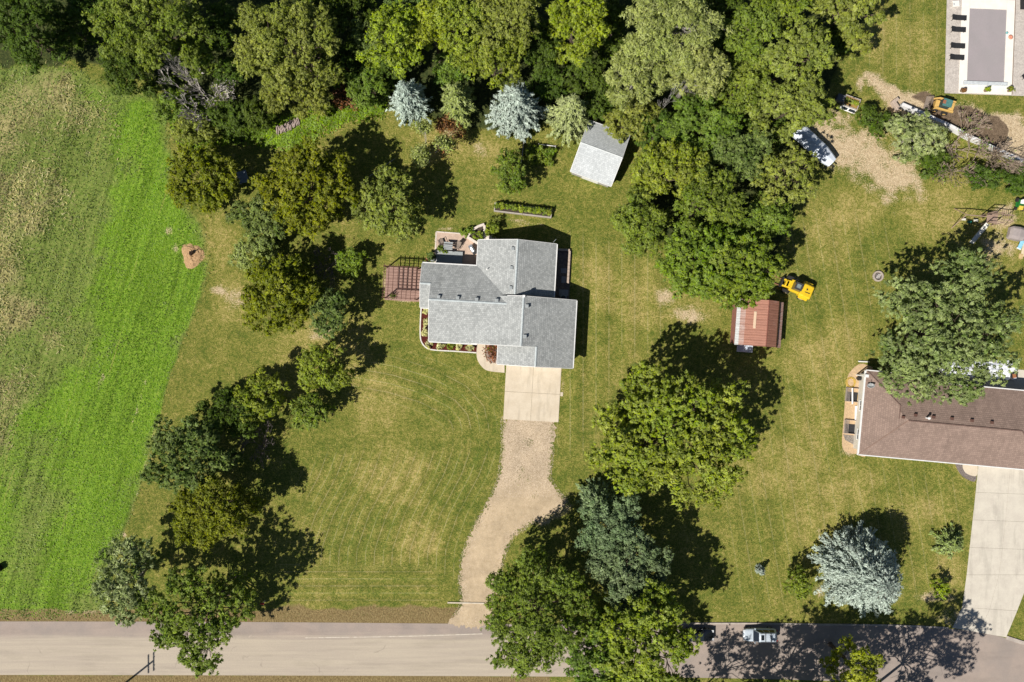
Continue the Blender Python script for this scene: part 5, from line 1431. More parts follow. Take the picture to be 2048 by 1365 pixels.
def drive_weed(z, x, y):
    d = sdf(x, y, GR); up = np.clip((y + 26) / 8, 0, 1)
    edge_ = np.clip(1 - np.abs(d + .05) / .55, 0, 1) * np.clip(value_noise(x, y, .8, 91) * 2 - .5, 0, 1)
    mid_ = np.clip(1 - np.abs(d - 3.1) / .8, 0, 1) * up * np.clip(value_noise(x, y, 1.3, 92) * 2.4 - 1.0, 0, 1) * .6
    return np.maximum(edge_, mid_) * (y > -39.3) * (y < -11.6)
grass('drive_weeds', 'scattered weeds along the edges and centre of the gravel drive', 40000, (-9.5, 9, -40, -11), g_lawn, .05, .14, .10, 56, drive_weed, lean=1.1)

# ------------------------------------------------------------------ patio and pergola
paver = simple('pink_pavers', (0.56, 0.42, 0.33), (0.47, 0.345, 0.265), 1.6, .9, 0, .3, .2, .1, 7)
fill_sheet('patio', [tuple(p) for p in poly_m([(872.5, 464), (922, 467.5), (938, 473), (957, 487), (957, 536), (870, 530)])], .035, paver)
t = thing('patio_border', 'pale stone border along two sides of the pink patio', 'edging', (0, 0, 0))
bst = simple('border_stone', (0.72, 0.64, 0.56), (0.6, 0.52, 0.45), 4, .85)
bp = [(870, 528), (871, 505), (871.8, 484), (872.5, 464), (889, 465.3), (906, 466.5), (922, 467.8)]
for a, b in zip(bp[:-1], bp[1:]):
    A, B_ = P(*a), P(*b); d = (B_ - A)
    bar(MB(), A + d * .012 + Vector((0, 0, .07)), B_ - d * .012 + Vector((0, 0, .07)), .16, .07).build('stone', bst, t)
planter = thing('stone_planter', 'triangular stone planter wall at the corner of the patio', 'planter', (0, 0, 0))
for a, b in (((936, 473), (946, 461)), ((946, 461), (957, 454)), ((957, 454), (969, 450)), ((969, 452), (969.5, 467)), ((969.5, 467), (969, 482)), ((935, 475), (946, 482)), ((946, 482), (957, 489))):
    A, B_ = P(*a), P(*b)
    bar(MB(), A + Vector((0, 0, .52)), B_ + Vector((0, 0, .52)), .34, .54).build('block_row', bst, planter, bevel=.02)
slab('soil', [tuple(p) for p in poly_m([(940, 473), (957, 488), (967, 482), (967, 454), (950, 461)])][::-1], 0, .3, simple('dark_soil', (0.07, 0.05, 0.035)), planter)

def mini(label, px, py, rx, ry, H, base, col, seed, group=None, name='plant', cat='plant', z=0.0, leaf=.2, clump=.2, dens=1.0, lobes=6):
    t = broadleaf(label, px, py, rx, ry, H, base, LM[col], seed, name=name, cat=cat, group=group, leaf=leaf, clump=clump, dens=dens, lobes=lobes)
    t.location.z = z
    return t
mini('leafy green plant inside the triangular stone planter', 957, 474, 8, 10, .9, .1, 'lime', 301, z=.3)
mini('low green plants against the outside of stone planter', 936, 463, 20, 8, .7, .05, 'vivid', 302)
mini('round green shrub between stone planter and house shadow', 984, 458, 15, 16, 1.4, .1, 'vivid', 303, name='shrub', cat='shrub')
mini('pale dry plant above the round shrub by the planter', 990, 441, 14, 8, .8, .05, 'olive', 304)
t = thing('boulder', 'tan boulder between the stone planter and the house', 'rock', P(980, 477)); 
m = MB(); m.lathe([(.62, 0), (.70, .2), (.52, .42), (.2, .5)], 9); m.v = [(x * 1.3 + random.uniform(-.06, .06), y * .7 + random.uniform(-.06, .06), z) for x, y, z in m.v]; m.build('stone', bst, t)

# raised timber deck on the patio: boards run north-south
dk = thing('raised_deck', 'low grey slatted deck against the rear wall, half in shadow', 'deck', P(899, 516), HROT)
gb = simple('grey_board', (0.40, 0.42, 0.42), (0.31, 0.33, 0.33), 5, .8)
for k in range(24):
    MB().box(-1.78 + k * .155, 0, .42, .135, 1.75, .06).build('board', gb, dk)
MB().box(0, 0, .2, 3.72, 1.70, .38).build('frame', simple('deck_skirt', (0.1, 0.11, 0.12)), dk)
# table with benches
tb = thing('picnic_table', 'grey slatted picnic table on the patio beside the raised deck', 'table', P(897, 496, .4), HROT)
for y in (-.26, 0, .26): MB().box(0, y, .74, 1.25, .20, .05).build('table_board', gb, tb)
for y in (-.62, .62): MB().box(0, y, .45, 1.25, .24, .05).build('bench', gb, tb)
for x in (-.45, .45):
    MB().tube((x, -.65, 0), (x, .2, .72), .04, .04, 6).tube((x, .65, 0), (x, -.2, .72), .04, .04, 6).build('leg_frame', dark_metal, tb)
# two lounge chairs
def deck_chair(label, px, py, rz):
    t = thing('deck_chair', label, 'chair', P(px, py), rz, 'deck chairs on the patio')
    mt = simple('chair_mesh', (0.25, 0.20, 0.16), (0.18, 0.145, 0.12), 6); fr = simple('chair_frame', (0.10, 0.085, 0.075))
    MB().box(0, -.1, .38, .62, .6, .04).build('seat', mt, t)
    m = MB(); m.hexa([(-.31, .2, .38), (.31, .2, .38), (.31, .24, .36), (-.31, .24, .36)], [(-.31, .62, .98), (.31, .62, .98), (.31, .66, .96), (-.31, .66, .96)]); m.build('backrest', mt, t)
    for s_ in (-1, 1):
        MB().tube((s_ * .36, -.42, .58), (s_ * .36, .38, .62), .035, .035, 6).build('armrest', fr, t)
        for y in (-.4, .3): MB().tube((s_ * .36, y, 0), (s_ * .36, y, .6), .025, .025, 6).build('leg', fr, t)
deck_chair('brown deck chair at the left side of the patio', 883, 485, R(-160))
deck_chair('brown deck chair right of the picnic table on the patio', 916, 493, R(-30))
gr = thing('barbecue', 'stainless barbecue grill angled beside the house wall on the patio', 'grill', P(946, 501), R(-56))
ss = simple('stainless', (0.62, 0.64, 0.66), (0.5, 0.52, 0.54), 5, .3, .7)
MB().box(0, 0, .45, 1.35, .6, .75).build('cabinet', dark_metal, gr, bevel=.02)
m = MB(); m.loft([[(x, -.28, .84), (x, .28, .84), (x, .22, 1.08), (x, 0, 1.16), (x, -.22, 1.08)] for x in (-.36, .36)]); m.build('lid', ss, gr, bevel=.02)
for s_ in (-1, 1): MB().box(s_ * .56, 0, .85, .36, .52, .05).build('side_shelf', ss if s_ < 0 else dark_metal, gr)
MB().tube((-.3, -.32, .95), (.3, -.32, .95), .02, .02, 6).build('handle', ss, gr)
for x, y, lab, c in ((862, 513, 'green shrub in the corner left of the raised deck', 'bluegr'), (881, 497, 'green potted plant left of the picnic table', 'mid'), (888, 502, 'low potted plant at the edge of raised deck', 'mid')):
    t = mini(lab, x, y, 6.5 if c == 'mid' else 8, 6 if c == 'mid' else 11, 1.25, .35, c, 310 + x, name='potted_plant', leaf=.17, clump=.16)
    MB().lathe([(.16, 0), (.24, .4), (.26, .42), (.2, .4), (.03, .36)], 12).build('pot', simple('grey_pot', (0.16, 0.15, 0.14)), t)
t = thing('flower_pot', 'terracotta flower pot at the north west corner of the house', 'pot', P(856, 519))
MB().lathe([(.2, 0), (.32, .42), (.35, .44), (.28, .42), (.05, .38)], 14).build('pot', simple('terracotta', (0.42, 0.16, 0.09)), t, True)
t = thing('utility_box', 'small grey utility box against the rear house wall', 'utility box', P(866, 521), HROT)
MB().box(0, 0, .4, .55, .4, .8).build('casing', vent_mat, t, bevel=.03); MB().box(0, .21, .45, .4, .02, .5).build('hatch', gb, t)

# timber deck + pergola west of the house
pd = thing('timber_deck', 'reddish timber deck on the lawn at the west end of the house', 'deck', P(806, 569), HROT)
rw = simple('red_deck_board', (0.37, 0.235, 0.19), (0.30, 0.19, 0.155), 4, .85, 0, .2, .2, .12, 9)
nb = 16; W_ = 4.9; D_ = 4.7
for k in range(nb):
    y = -D_ / 2 + D_ * (k + .5) / nb
    MB().box(0, y, .10, W_, D_ / nb - .02, .05).build('board', rw, pd)
MB().box(0, 0, .04, W_ - .06, D_ - .06, .08).build('joist_frame', simple('deck_joist', (0.12, 0.06, 0.045)), pd)
pg = thing('pergola', 'dark stained pergola of thin slats over the reddish timber deck', 'pergola', P(806, 567), HROT)
pw = simple('pergola_stain', (0.15, 0.07, 0.05), (0.10, 0.05, 0.038), 5, .8)
for x in (-2.3, 2.1):
    for y in (-2.2, 2.1): MB().box(x, y, 1.3, .14, .14, 2.36).build('post', pw, pg)
for y in (-2.2, 2.1): MB().box(0, y, 2.42, 4.9, .07, .20).build('beam', pw, pg)
for k in range(8): MB().box(-2.25 + k * .63, 0, 2.58, .05, 4.8, .15).build('rafter', pw, pg)
for k in range(11): MB().box(0, -2.2 + k * .43, 2.69, 4.8, .05, .05).build('slat', pw, pg)
t = thing('hanging_basket', 'dark leafy basket at the front post of the pergola', 'plant', P(786, 592)); tb_ = t
m = MB(); m.lathe([(.1, 0), (.26, .25), (.3, .3), (.2, .28)], 10); m.build('basket', dark_metal, t)
rr = np.random.default_rng(9); C = rr.normal(0, .18, (120, 3)) + np.array([0, 0, .42])
put('leaves', leaf_mesh('leaves', C, unit(rr.normal(0, .5, (120, 3)) + np.array([0, 0, 1.])), rr.normal(size=(120, 3)), np.full(120, .2), np.full(120, .12), rr.random((120, 3)), LM['dark']), t, 'stuff')

# planting along the house front
hl = ['nearest the curved corner', 'second from the curved corner', 'third along the front wall', 'fourth along the front wall', 'closest to the front walk']
for (px, py), l_ in zip(((859, 689), (881, 691), (900, 690), (918, 692), (940, 694)), hl):
    mini('variegated hosta in the red mulch bed, ' + l_, px, py, 8.5, 7.5, .6, .05, 'hosta' if px != 900 else 'yellow', 330 + px, 'hostas in the mulch bed', 'hosta', 'plant', leaf=.2, clump=.2, dens=.9)
for (px, py), l_ in zip(((850, 665), (852, 645), (853, 621)), ('lowest of the three on the west side', 'middle of the three on the west side', 'topmost on the west side')):
    mini('variegated hosta in the mulch bed, ' + l_, px, py, 6, 8, .6, .05, 'hosta', 340 + py, 'hostas in the mulch bed', 'hosta', 'plant', leaf=.2, clump=.2, dens=.8)
bare('brown spiky shrub on river rock between walk and garage', 986, 706, 10, 16, 1.3, DEADB, 71, name='shrub', cat='shrub', stems=9, depth=3, thick=.02, leaves=LM['rust'], leaf_n=260)
mini('green tuft on river rock beside the garage wall', 983, 697, 7, 8, .8, .05, 'olived', 345, name='shrub', cat='shrub')

# raised vegetable bed
vb = thing('raised_garden_bed', 'long grey timber raised garden bed on the back lawn', 'garden bed', P(1046, 422), R(-6.8))
tw = simple('grey_timber', (0.46, 0.41, 0.36), (0.36, 0.32, 0.28), 4, .85, 0, .3, .2, .12, 8)
for s_ in (-1, 1):
    for x in (-1.98, 1.98): MB().box(x, s_ * .56, .3, 3.92, .16, .6).build('side_board', tw, vb, bevel=.015)
    MB().box(s_ * 3.98, 0, .305, .16, 1.28, .61).build('end_board', tw, vb, bevel=.015)
MB().box(0, 0, .24, 7.78, .94, .46).build('soil', simple('dark_soil', (0.07, 0.05, 0.035)), vb)
cR = Matrix.Rotation(R(-6.8), 3, 'Z')
ends = ('at the left end', 'second from the left', 'third from the left', 'fourth from the left', 'fifth from the left', 'sixth from the left', 'sixth from the right', 'fifth from the right', 'fourth from the right', 'third from the right', 'second from the right', 'at the right end')
for k in range(12):
    w = vb.location + cR @ Vector((-3.55 + k * .645, 0, 0))
    px, py = CX + w.x * PPM * 1.01, CY - w.y * PPM * 1.01
    mini('leafy vegetable plant in the raised bed, ' + ends[k], px, py, 5.5, 6.5, .75, .05, 'yellow' if k % 4 == 1 else 'lime' if k % 2 else 'vivid', 350 + k, 'vegetable plants in the raised bed', 'vegetable_plant', 'plant', z=.46, leaf=.2, clump=.17, dens=.9, lobes=5)
# garden plot
gp = thing('garden_fence', 'low white rail frame round the green garden plot', 'fence', P(1079, 309), R(-7))
MB().box(-2.4, -.3, .25, .09, 3.9, .5).build('rail', tw, gp)
MB().box(.9, 1.3, .3, 2.4, .08, .12).build('rail', white_trim, gp); MB().box(2.1, 1.0, .3, .08, .6, .121).build('rail', white_trim, gp)
for x, y in ((-2.4, 1.75), (-.3, 1.3), (2.1, 1.3), (2.1, -1.25), (-2.4, -2.2)): MB().box(x, y, .3, .1, .1, .6).build('post', tw, gp)
for k, (px, py, l_) in enumerate(((1062, 300, 'upper left'), (1082, 302, 'upper middle'), (1099, 307, 'upper right'), (1064, 317, 'lower left'), (1083, 319, 'lower middle'), (1098, 322, 'lower right'))):
    mini('bushy green crop in the garden plot, ' + l_, px, py, 12, 10, 1.2, .05, 'vivid', 380 + k, 'crop plants of the garden plot', 'crop_plant', 'plant', leaf=.2, clump=.24)

# ------------------------------------------------------------------ log pile, straw heap
lp = thing('log_pile', 'heap of split pale logs at the edge of the woods', 'log pile', P(576, 254), R(14))
lg = simple('split_log', (0.52, 0.42, 0.38), (0.30, 0.23, 0.20), 6, .9, 0, .4, .2, .2, 10)
for k in range(34):
    x = -1.65 + 3.3 * (k % 17) / 16; tier = k // 17
    ln = random.uniform(.8, 1.25); y = random.uniform(-.12, .12) + .25 * math.sin(x); a = R(90 + random.uniform(-16, 16))
    m = MB(); m.tube((-ln / 2, 0, 0), (ln / 2, 0, 0), random.uniform(.08, .11), random.uniform(.08, .11), 6)
    o = m.build('log', lg, lp); o.location = (x + .08 * tier, y, .11 + .19 * tier); o.rotation_euler = (0, 0, a)
t = thing('straw_heap', 'flattened straw coloured heap round a dark stump in the field', 'heap', P(385, 512))
m = MB(); rings = 9; seg = 26; vs = [(0, 0, .3)]
for j in range(1, rings + 1):
    for i in range(seg):
        a = 2 * math.pi * i / seg; rr_ = 1.55 * j / rings * (1 + .16 * math.sin(3 * a + 1) + random.uniform(-.08, .08))
        vs.append((rr_ * math.cos(a), rr_ * math.sin(a) * 1.15, max(.02, .34 * (1 - (j / rings) ** 2) + random.uniform(-.05, .06)) if j < rings else .005))
fs = [(0, 1 + i, 1 + (i + 1) % seg) for i in range(seg)] + [(1 + (j - 1) * seg + i, 1 + j * seg + i, 1 + j * seg + (i + 1) % seg, 1 + (j - 1) * seg + (i + 1) % seg) for j in range(1, rings) for i in range(seg)]
m.add(vs, fs).build('heap', simple('straw', (0.52, 0.34, 0.18), (0.34, 0.21, 0.11), 7, .95, 0, .8, .1, .35, 14), t)
m = MB(); m.tube((-.1, .25, .2), (.1, .35, .75), .30, .24, 9).tube((.1, .35, .6), (.45, .55, .8), .12, .07, 6); m.build('stump', bark_mat('dark_stump', (0.05, 0.03, 0.02)), t)
t = thing('mailbox', 'small red and white mailbox post in tree shade by the road', 'mailbox', P(530, 1202))
MB().box(0, 0, .5, .1, .1, 1.0).build('post', white_trim, t); m = MB(); m.loft([[(x, -.11, 1.0), (x, .11, 1.0), (x, .11, 1.14), (x, .06, 1.22), (x, -.06, 1.22), (x, -.11, 1.14)] for x in (-.26, .26)])
m.build('box', simple('red_box', (0.35, 0.03, 0.03)), t)
t = thing('black_bale', 'black object cut off by the left edge of the field', 'bale', P(-2, 1136))
m = MB(); m.tube((-.6, -.4, .5), (.5, .2, .5), .5, .5, 16); m.build('wrapped_bale', simple('black_wrap', (0.012, 0.012, 0.016), None, 3, .5), t)
t = thing('sapling_stake', 'thin pale pole lying across the shaded lawn beside the sage tree', 'pole', P(763, 337))
MB().tube((-1.9, -1.3, .1), (1.9, 1.35, .1), .04, .03, 6).build('pole', BARK_P, t)
t = thing('garden_shed_roof', 'small slate blue tin roof glimpsed between the olive trees', 'roof', P(491, 358), R(15))
MB().box(0, 0, 1.1, 1.4, 1.7, .05).build('tin_sheet', simple('blue_tin', (0.22, 0.26, 0.32)), t)
for x in (-.6, .6):
    for y in (-.7, .7): MB().box(x, y, .55, .08, .08, 1.1).build('post', BARK, t)

# ------------------------------------------------------------------ swimming pool
PR = R(-2.2)
PW = P(1973, 94)
fill_sheet('pool_deck', [tuple(p) for p in poly_m([(1895, -60), (1889, 187), (2060, 193), (2300, 200), (2300, -60)])], .04,
           simple('grey_stone_paving', (0.52, 0.47, 0.42), (0.43, 0.385, 0.345), 1.3, .85, 0, .4, .2, .16, 5))
pool = thing('swimming_pool', 'rectangular swimming pool with white surround and grey cover', 'pool', PW, PR)
wh = simple('white_coping', (0.80, 0.765, 0.70), (0.74, 0.70, 0.63), 1.0, .7)
hw_, hh_ = 3.72, 6.65
for (x, y, w, d) in ((-3.17, 0, 1.12, 2 * hh_), (3.17, 0, 1.12, 2 * hh_), (0, 5.97, 5.2, 1.36), (0, -5.85, 5.2, 1.6)):
    MB().box(x, y, .07, w - .015, d - .015, .10).build('coping', wh, pool, bevel=.02)
m = MB(); nn, mm = 14, 26; vs = []
for j in range(mm + 1):
    for i in range(nn + 1):
        x = -2.6 + 5.2 * i / nn; y = -5.04 + 10.3 * j / mm
        vs.append((x, y, .055 + .012 * math.sin(x * 2.1 + 1) * math.sin(y * 1.3) + .02 * math.exp(-((x - .3 + .1 * y) ** 2) * 4) * (y > 2)))
m.add(vs, [(j * (nn + 1) + i, j * (nn + 1) + i + 1, (j + 1) * (nn + 1) + i + 1, (j + 1) * (nn + 1) + i) for j in range(mm) for i in range(nn)])
m.build('cover', simple('pool_cover', (0.335, 0.295, 0.30), (0.315, 0.285, 0.285), .3, .6, 0, .1, .3, .03, 6), pool, True)
MB().box(-.1, -5.25, .2, 6.2, .5, .28).build('cover_housing', simple('pale_blue_grey', (0.58, 0.61, 0.62)), pool, bevel=.04)
MB().tube((-2.5, -4.98, .12), (2.5, -4.98, .12), .07, .07, 8).build('roller', simple('blue_grey', (0.35, 0.36, 0.40)), pool)
MB().box(3.75, 0, .1, .05, 2 * hh_, .16).build('edge_trim', simple('brown_edge', (0.2, 0.13, 0.09)), pool)
loungers = None
bl_ = simple('black_sling', (0.028, 0.028, 0.03), (0.02, 0.02, 0.022), 5, .7)
def lounger(label, px, py):
    t = thing('sun_lounger', label, 'sun lounger', P(px, py) + Vector((0, 0, .045)), PR, 'black sun loungers beside the pool')
    MB().box(.35, 0, .3, 1.35, .70, .07).build('seat', bl_, t, bevel=.02)
    m = MB(); m.hexa([(-.34, -.35, .27), (-.34, .35, .27), (-.34, .35, .34), (-.34, -.35, .34)], [(-1.05, -.35, .42), (-1.05, .35, .42), (-1.05, .35, .49), (-1.05, -.35, .49)]); m.build('backrest', bl_, t)
    for x in (-.9, .85):
        for y in (-.3, .3): MB().box(x, y, .13, .06, .06, .27).build('leg', bl_, t)
for l_, (px, py) in zip(('topmost of the four by the pool', 'second from top by the pool', 'third from top by the pool', 'lowest of the four by the pool'), ((1915.5, 38), (1914, 61.5), (1912.5, 94), (1911, 117))):
    lounger('black sun lounger, ' + l_, px, py)
t = thing('side_table', 'small white table above the sun loungers', 'table', P(1908, 11) + Vector((0, 0, .045)), R(4))
MB().box(0, 0, .45, .95, .85, .05).build('table_top', wh, t, bevel=.02)
for x in (-.4, .4):
    for y in (-.36, .36): MB().box(x, y, .21, .06, .06, .44).build('leg', wh, t)
MB().box(-.32, -.05, .49, .2, .3, .02).build('tray', simple('pale_grey', (0.5, 0.52, 0.54)), t)
for (px, c, l_) in ((1926, 'rust', 'reddish potted plant at the left pool corner'), (1974, 'yellow', 'yellow green potted plant at the middle of the pool end'), (2021, 'olived', 'olive potted plant at the right pool corner')):
    t = mini(l_, px, 180, 5.5, 5, .9, .3, c, 400 + px, 'potted plants at the pool end', 'potted_plant', 'plant', z=.12, leaf=.16, clump=.13)
    MB().lathe([(.18, 0), (.26, .36), (.28, .38), (.2, .36), (.03, .33)], 12).build('pot', simple('tan_pot', (0.3, 0.22, 0.15)), t)
t = thing('pool_float', 'small coral and teal pool toy on the white surround', 'pool toy', P(2019, 76) + Vector((0, 0, .13)), R(20))
MB().lathe([(.05, 0), (.3, .04), (.34, .12), (.2, .16), (.05, .1)], 12).build('ring', simple('coral', (0.7, 0.3, 0.2)), t, True)
o = MB().lathe([(.05, 0), (.18, .04), (.16, .14), (.04, .18)], 10).build('ball', simple('teal', (0.2, 0.45, 0.45)), t, True); o.location = (-.25, .75, 0)
t = thing('planter_box', 'black furniture at the right edge beside the pool', 'furniture', P(2046, 10) + Vector((0, 0, .045)))
MB().box(0, 0, .35, .9, 1.4, .7).build('body', bl_, t, bevel=.03); MB().box(0, 0, .73, .94, 1.44, .05).build('lid', bl_, t)
t = thing('garden_chair', 'thin black metal chair on paving right of the pool', 'chair', P(2044, 156) + Vector((0, 0, .045)), R(30))
MB().box(0, 0, .42, .5, .5, .03).build('seat', bl_, t); MB().box(0, .25, .65, .5, .03, .5).build('backrest', bl_, t)
for x in (-.22, .22):
    for y in (-.22, .22): MB().tube((x, y, 0), (x, y, .42), .02, .02, 5).build('leg', bl_, t)

# ------------------------------------------------------------------ building site
rw_ = thing('retaining_wall', 'long white topped retaining wall on the building site at the right', 'wall', (0, 0, 0))
wc = simple('white_wall_cap', (0.74, 0.73, 0.72), (0.62, 0.61, 0.6), 2, .8)
line = [(1797, 213), (1818, 222), (1839, 231), (1862, 242), (1885, 252), (1908, 264), (1931, 277), (1954, 287), (1977, 299), (2000, 309), (2023, 319), (2046, 329), (2075, 342)]
for a, b in zip(line[:-1], line[1:]):
    A, B_ = P(*a), P(*b); d = B_ - A
    bar(MB(), A + d * .004 + Vector((0, 0, 1.0)), B_ - d * .004 + Vector((0, 0, 1.0)), .42, 1.02).build('panel', wc, rw_)
t = thing('wall_block', 'tan curved block wall end at the building site', 'wall', P(1787, 214), R(35))
MB().box(0, 0, .4, .5, 1.5, .8).build('block', simple('tan_block', (0.5, 0.4, 0.33)), t, bevel=.04); MB().box(.35, .6, .4, .9, .45, .78).build('block', simple('tan_block', (0.5, 0.4, 0.33)), t, bevel=.04)
for (px, py, l_) in ((1776, 240, 'dark topped concrete block beside the dark rounded shrub'), (1805, 252, 'grey concrete block half under the silvery shrub')):
    t = thing('concrete_block', l_, 'block', P(px, py), R(-25)); MB().box(0, 0, .35, 1.6, .45, .7).build('block', kerb_mat, t, bevel=.03)
sl_ = thing('skid_steer', 'tan skid steer loader with green cab roof and raised bucket', 'loader', P(1878, 216), R(163))
yl = paint_mat('tan_yellow_paint', (0.66, 0.42, 0.13), .45, .2); tg = simple('teal_roof', (0.09, 0.22, 0.20), (0.06, 0.16, 0.15), 4, .5); tyre = simple('tyre_rubber', (0.02, 0.02, 0.02), (0.035, 0.032, 0.03), 8, .9)
MB().box(0, 0, .75, 2.3, 1.0, .7).build('chassis', yl, sl_, bevel=.05)
MB().box(-.95, 0, 1.05, .7, 1.1, .9).build('engine_cover', yl, sl_, bevel=.06)
cab = MB().box(.05, 0, 1.5, 1.15, .95, 1.0).build('cab', simple('cab_dark', (0.05, 0.08, 0.08)), sl_, bevel=.04)
MB().box(.02, 0, 2.05, 1.3, 1.05, .1).build('cab_roof', tg, cab, bevel=.03); MB().box(.5, 0, 2.09, .4, .5, .06).build('roof_hatch', simple('rust_hatch', (0.35, 0.14, 0.08)), cab)
for s_ in (-1, 1):
    m = MB(); bar(m, (-1.35, s_ * .72, 1.5), (.9, s_ * .72, 1.35), .2, .28); bar(m, (.9, s_ * .72, 1.35), (1.45, s_ * .72, .5), .2, .25); m.build('lift_arm', yl, sl_)
    for x in (-.72, .72):
        w_ = MB().tube((0, -.16, 0), (0, .16, 0), .42, .42, 16).build('wheel', tyre, sl_); w_.location = (x, s_ * .74, .42)
        MB().tube((0, -.17, 0), (0, .17, 0), .2, .2, 12).build('rim', yl, w_)
m = MB(); m.hexa([(1.5, -.95, .2), (2.2, -.95, .15), (2.2, .95, .15), (1.5, .95, .2)], [(1.45, -.95, .25), (2.2, -.95, .2), (2.2, .95, .2), (1.45, .95, .25)])
m.hexa([(1.45, -.95, .2), (1.55, -.95, .2), (1.55, .95, .2), (1.45, .95, .2)], [(1.5, -.95, .85), (1.58, -.95, .85), (1.58, .95, .85), (1.5, .95, .85)])
for s_ in (-1, 1): m.hexa([(1.5, s_ * .95 - .03, .2), (2.2, s_ * .95 - .03, .15), (2.2, s_ * .95 + .03, .15), (1.5, s_ * .95 + .03, .2)], [(1.52, s_ * .95 - .03, .85), (1.7, s_ * .95 - .03, .8), (1.7, s_ * .95 + .03, .8), (1.52, s_ * .95 + .03, .85)])
m.build('bucket', simple('bucket_steel', (0.33, 0.27, 0.22), (0.25, 0.2, 0.16), 4, .6, .3), sl_)
# raised planter with window sash, dark box
t = thing('cold_frame', 'grey raised bed with glazed front and yellow flowers near the woods', 'planter', P(1699, 208), R(-20))
for s_ in (-1, 1): MB().box(0, s_ * .72, .35, 2.1, .1, .7).build('side_board', tw, t); MB().box(s_ * 1.05, 0, .355, .1, 1.54, .71).build('end_board', tw, t)
MB().box(0, 0, .3, 1.95, 1.3, .55).build('soil', simple('rusty_mulch', (0.28, 0.14, 0.07), (0.35, 0.25, 0.06), 5, .95), t)
m = MB(); m.hexa([(-1.1, -1.15, .02), (1.1, -1.15, .02), (1.1, -.8, .02), (-1.1, -.8, .02)], [(-1.1, -1.1, .06), (1.1, -1.1, .06), (1.1, -.78, .5), (-1.1, -.78, .5)]); fo = m.build('sash', white_trim, t)
for x in (-.53, .53): 
    m = MB(); m.hexa([(x - .42, -1.07, .09), (x + .42, -1.07, .09), (x + .42, -.83, .42), (x - .42, -.83, .42)], [(x - .42, -1.08, .11), (x + .42, -1.08, .11), (x + .42, -.84, .44), (x - .42, -.84, .44)]); m.build('pane', pane_mat, fo)
for k in range(5): mini('yellow flower clump in the glazed raised bed, ' + ('first from left', 'second from left', 'middle', 'second from right', 'last on the right')[k], 1690 + 5 * k, 203 + 2 * k, 3.6, 4, .4, .05, 'yellow' if k > 2 else 'olive', 420 + k, 'flowers in the glazed raised bed', 'flower', 'plant', z=.55, leaf=.14, clump=.1, lobes=5)
t = thing('compost_bin', 'dark grey plastic bin at the edge of the woods', 'bin', P(1677, 200), R(-20))
MB().box(0, 0, .4, 1.1, .95, .8, 0, .9).build('body', simple('grey_plastic', (0.10, 0.105, 0.115)), t, bevel=.04); MB().box(0, 0, .84, 1.12, .97, .08).build('lid', simple('grey_plastic2', (0.14, 0.145, 0.155)), t, bevel=.03)
t = thing('tool_handle', 'small yellow tool lying on the grass by the shrub', 'tool', P(1722, 221), R(-18))
MB().box(0, 0, .12, .55, .16, .12).build('body', simple('yellow_plastic', (0.7, 0.5, 0.04)), t, bevel=.03); MB().tube((.25, 0, .12), (.8, -.25, .06), .03, .03, 6).build('handle', dark_metal, t)

# covered boat
bt = thing('covered_boat', 'boat on trailer under a blue white tarpaulin at the edge of the woods', 'boat', P(1622, 293, .8), R(-43.5))
tarp = simple('pale_blue_tarp', (0.66, 0.71, 0.78), (0.56, 0.61, 0.69), 1.2, .6, 0, .3, .3, .05, 5)
rings = []
for k in range(15):
    x = -3.6 + 7.2 * k / 14; f = abs(x) / 3.6; w_ = 1.12 * (1 - .35 * max(0, (x - 1.5) / 2.1) ** 1.5) * (1 - .05 * random.random()); zt = 1.55 - .35 * f ** 2 + .1 * math.sin(x * 4)
    rings.append([(x, -w_, .55), (x, -w_ * 1.02, .95), (x, -w_ * .75, 1.18 + .04 * math.sin(k * 2.2)), (x, 0, zt), (x, w_ * .75, 1.18 + .04 * math.cos(k * 1.7)), (x, w_ * 1.02, .95), (x, w_, .55)])
MB().loft(rings).build('tarpaulin', tarp, bt)
MB().box(0, 0, .45, 5.8, 1.5, .14).build('trailer_frame', dark_metal, bt); bar(MB(), (2.8, 0, .5), (4.3, 0, .45), .12, .12).build('drawbar', dark_metal, bt)
for s_ in (-1, 1):
    w_ = MB().tube((0, -.1, 0), (0, .1, 0), .32, .32, 14).build('wheel', tyre, bt); w_.location = (-.9, s_ * .95, .32)

# ------------------------------------------------------------------ yellow loader
ld = thing('wheel_loader', 'bright yellow compact wheel loader parked beside the rusty shed', 'loader', P(1588, 577), R(157))
ld.scale = (1.06, 1.06, 1.06)
yb = paint_mat('bright_yellow_paint', (0.78, 0.52, 0.02), .35, .5)
m = MB(); m.loft([[(x, -w, .6), (x, w, .6), (x, w, z * .9), (x, w * .8, z), (x, -w * .8, z), (x, -w, z * .9)] for x, w, z in ((-2.05, .82, 1.3), (-1.9, .9, 1.55), (-.9, .92, 1.65), (-.35, .85, 1.62))]); m.build('engine_hood', yb, ld, bevel=.03)
MB().box(-1.25, .25, 1.66, .7, .07, .05).build('grille_slot', dark_metal, ld); MB().box(-1.1, -.15, 1.66, .16, .22, .05, R(20)).build('exhaust', dark_metal, ld)
MB().box(.25, 0, .95, 1.5, 1.5, .55).build('chassis', yb, ld, bevel=.05)
cab = MB().box(.2, 0, 1.55, 1.1, 1.05, 1.25, 0, .92).build('cab', glass_mat('cab_glass', (0.03, 0.035, 0.04)), ld, bevel=.03)
MB().box(.2, 0, 2.2, 1.0, .95, .06).build('cab_roof', simple('cab_roof_dark', (0.05, 0.05, 0.055)), cab, bevel=.03); MB().box(.25, 0, 2.245, .55, .5, .03).build('roof_pane', simple('grey_green_pane', (0.22, 0.27, 0.27), None, 3, .15), cab)
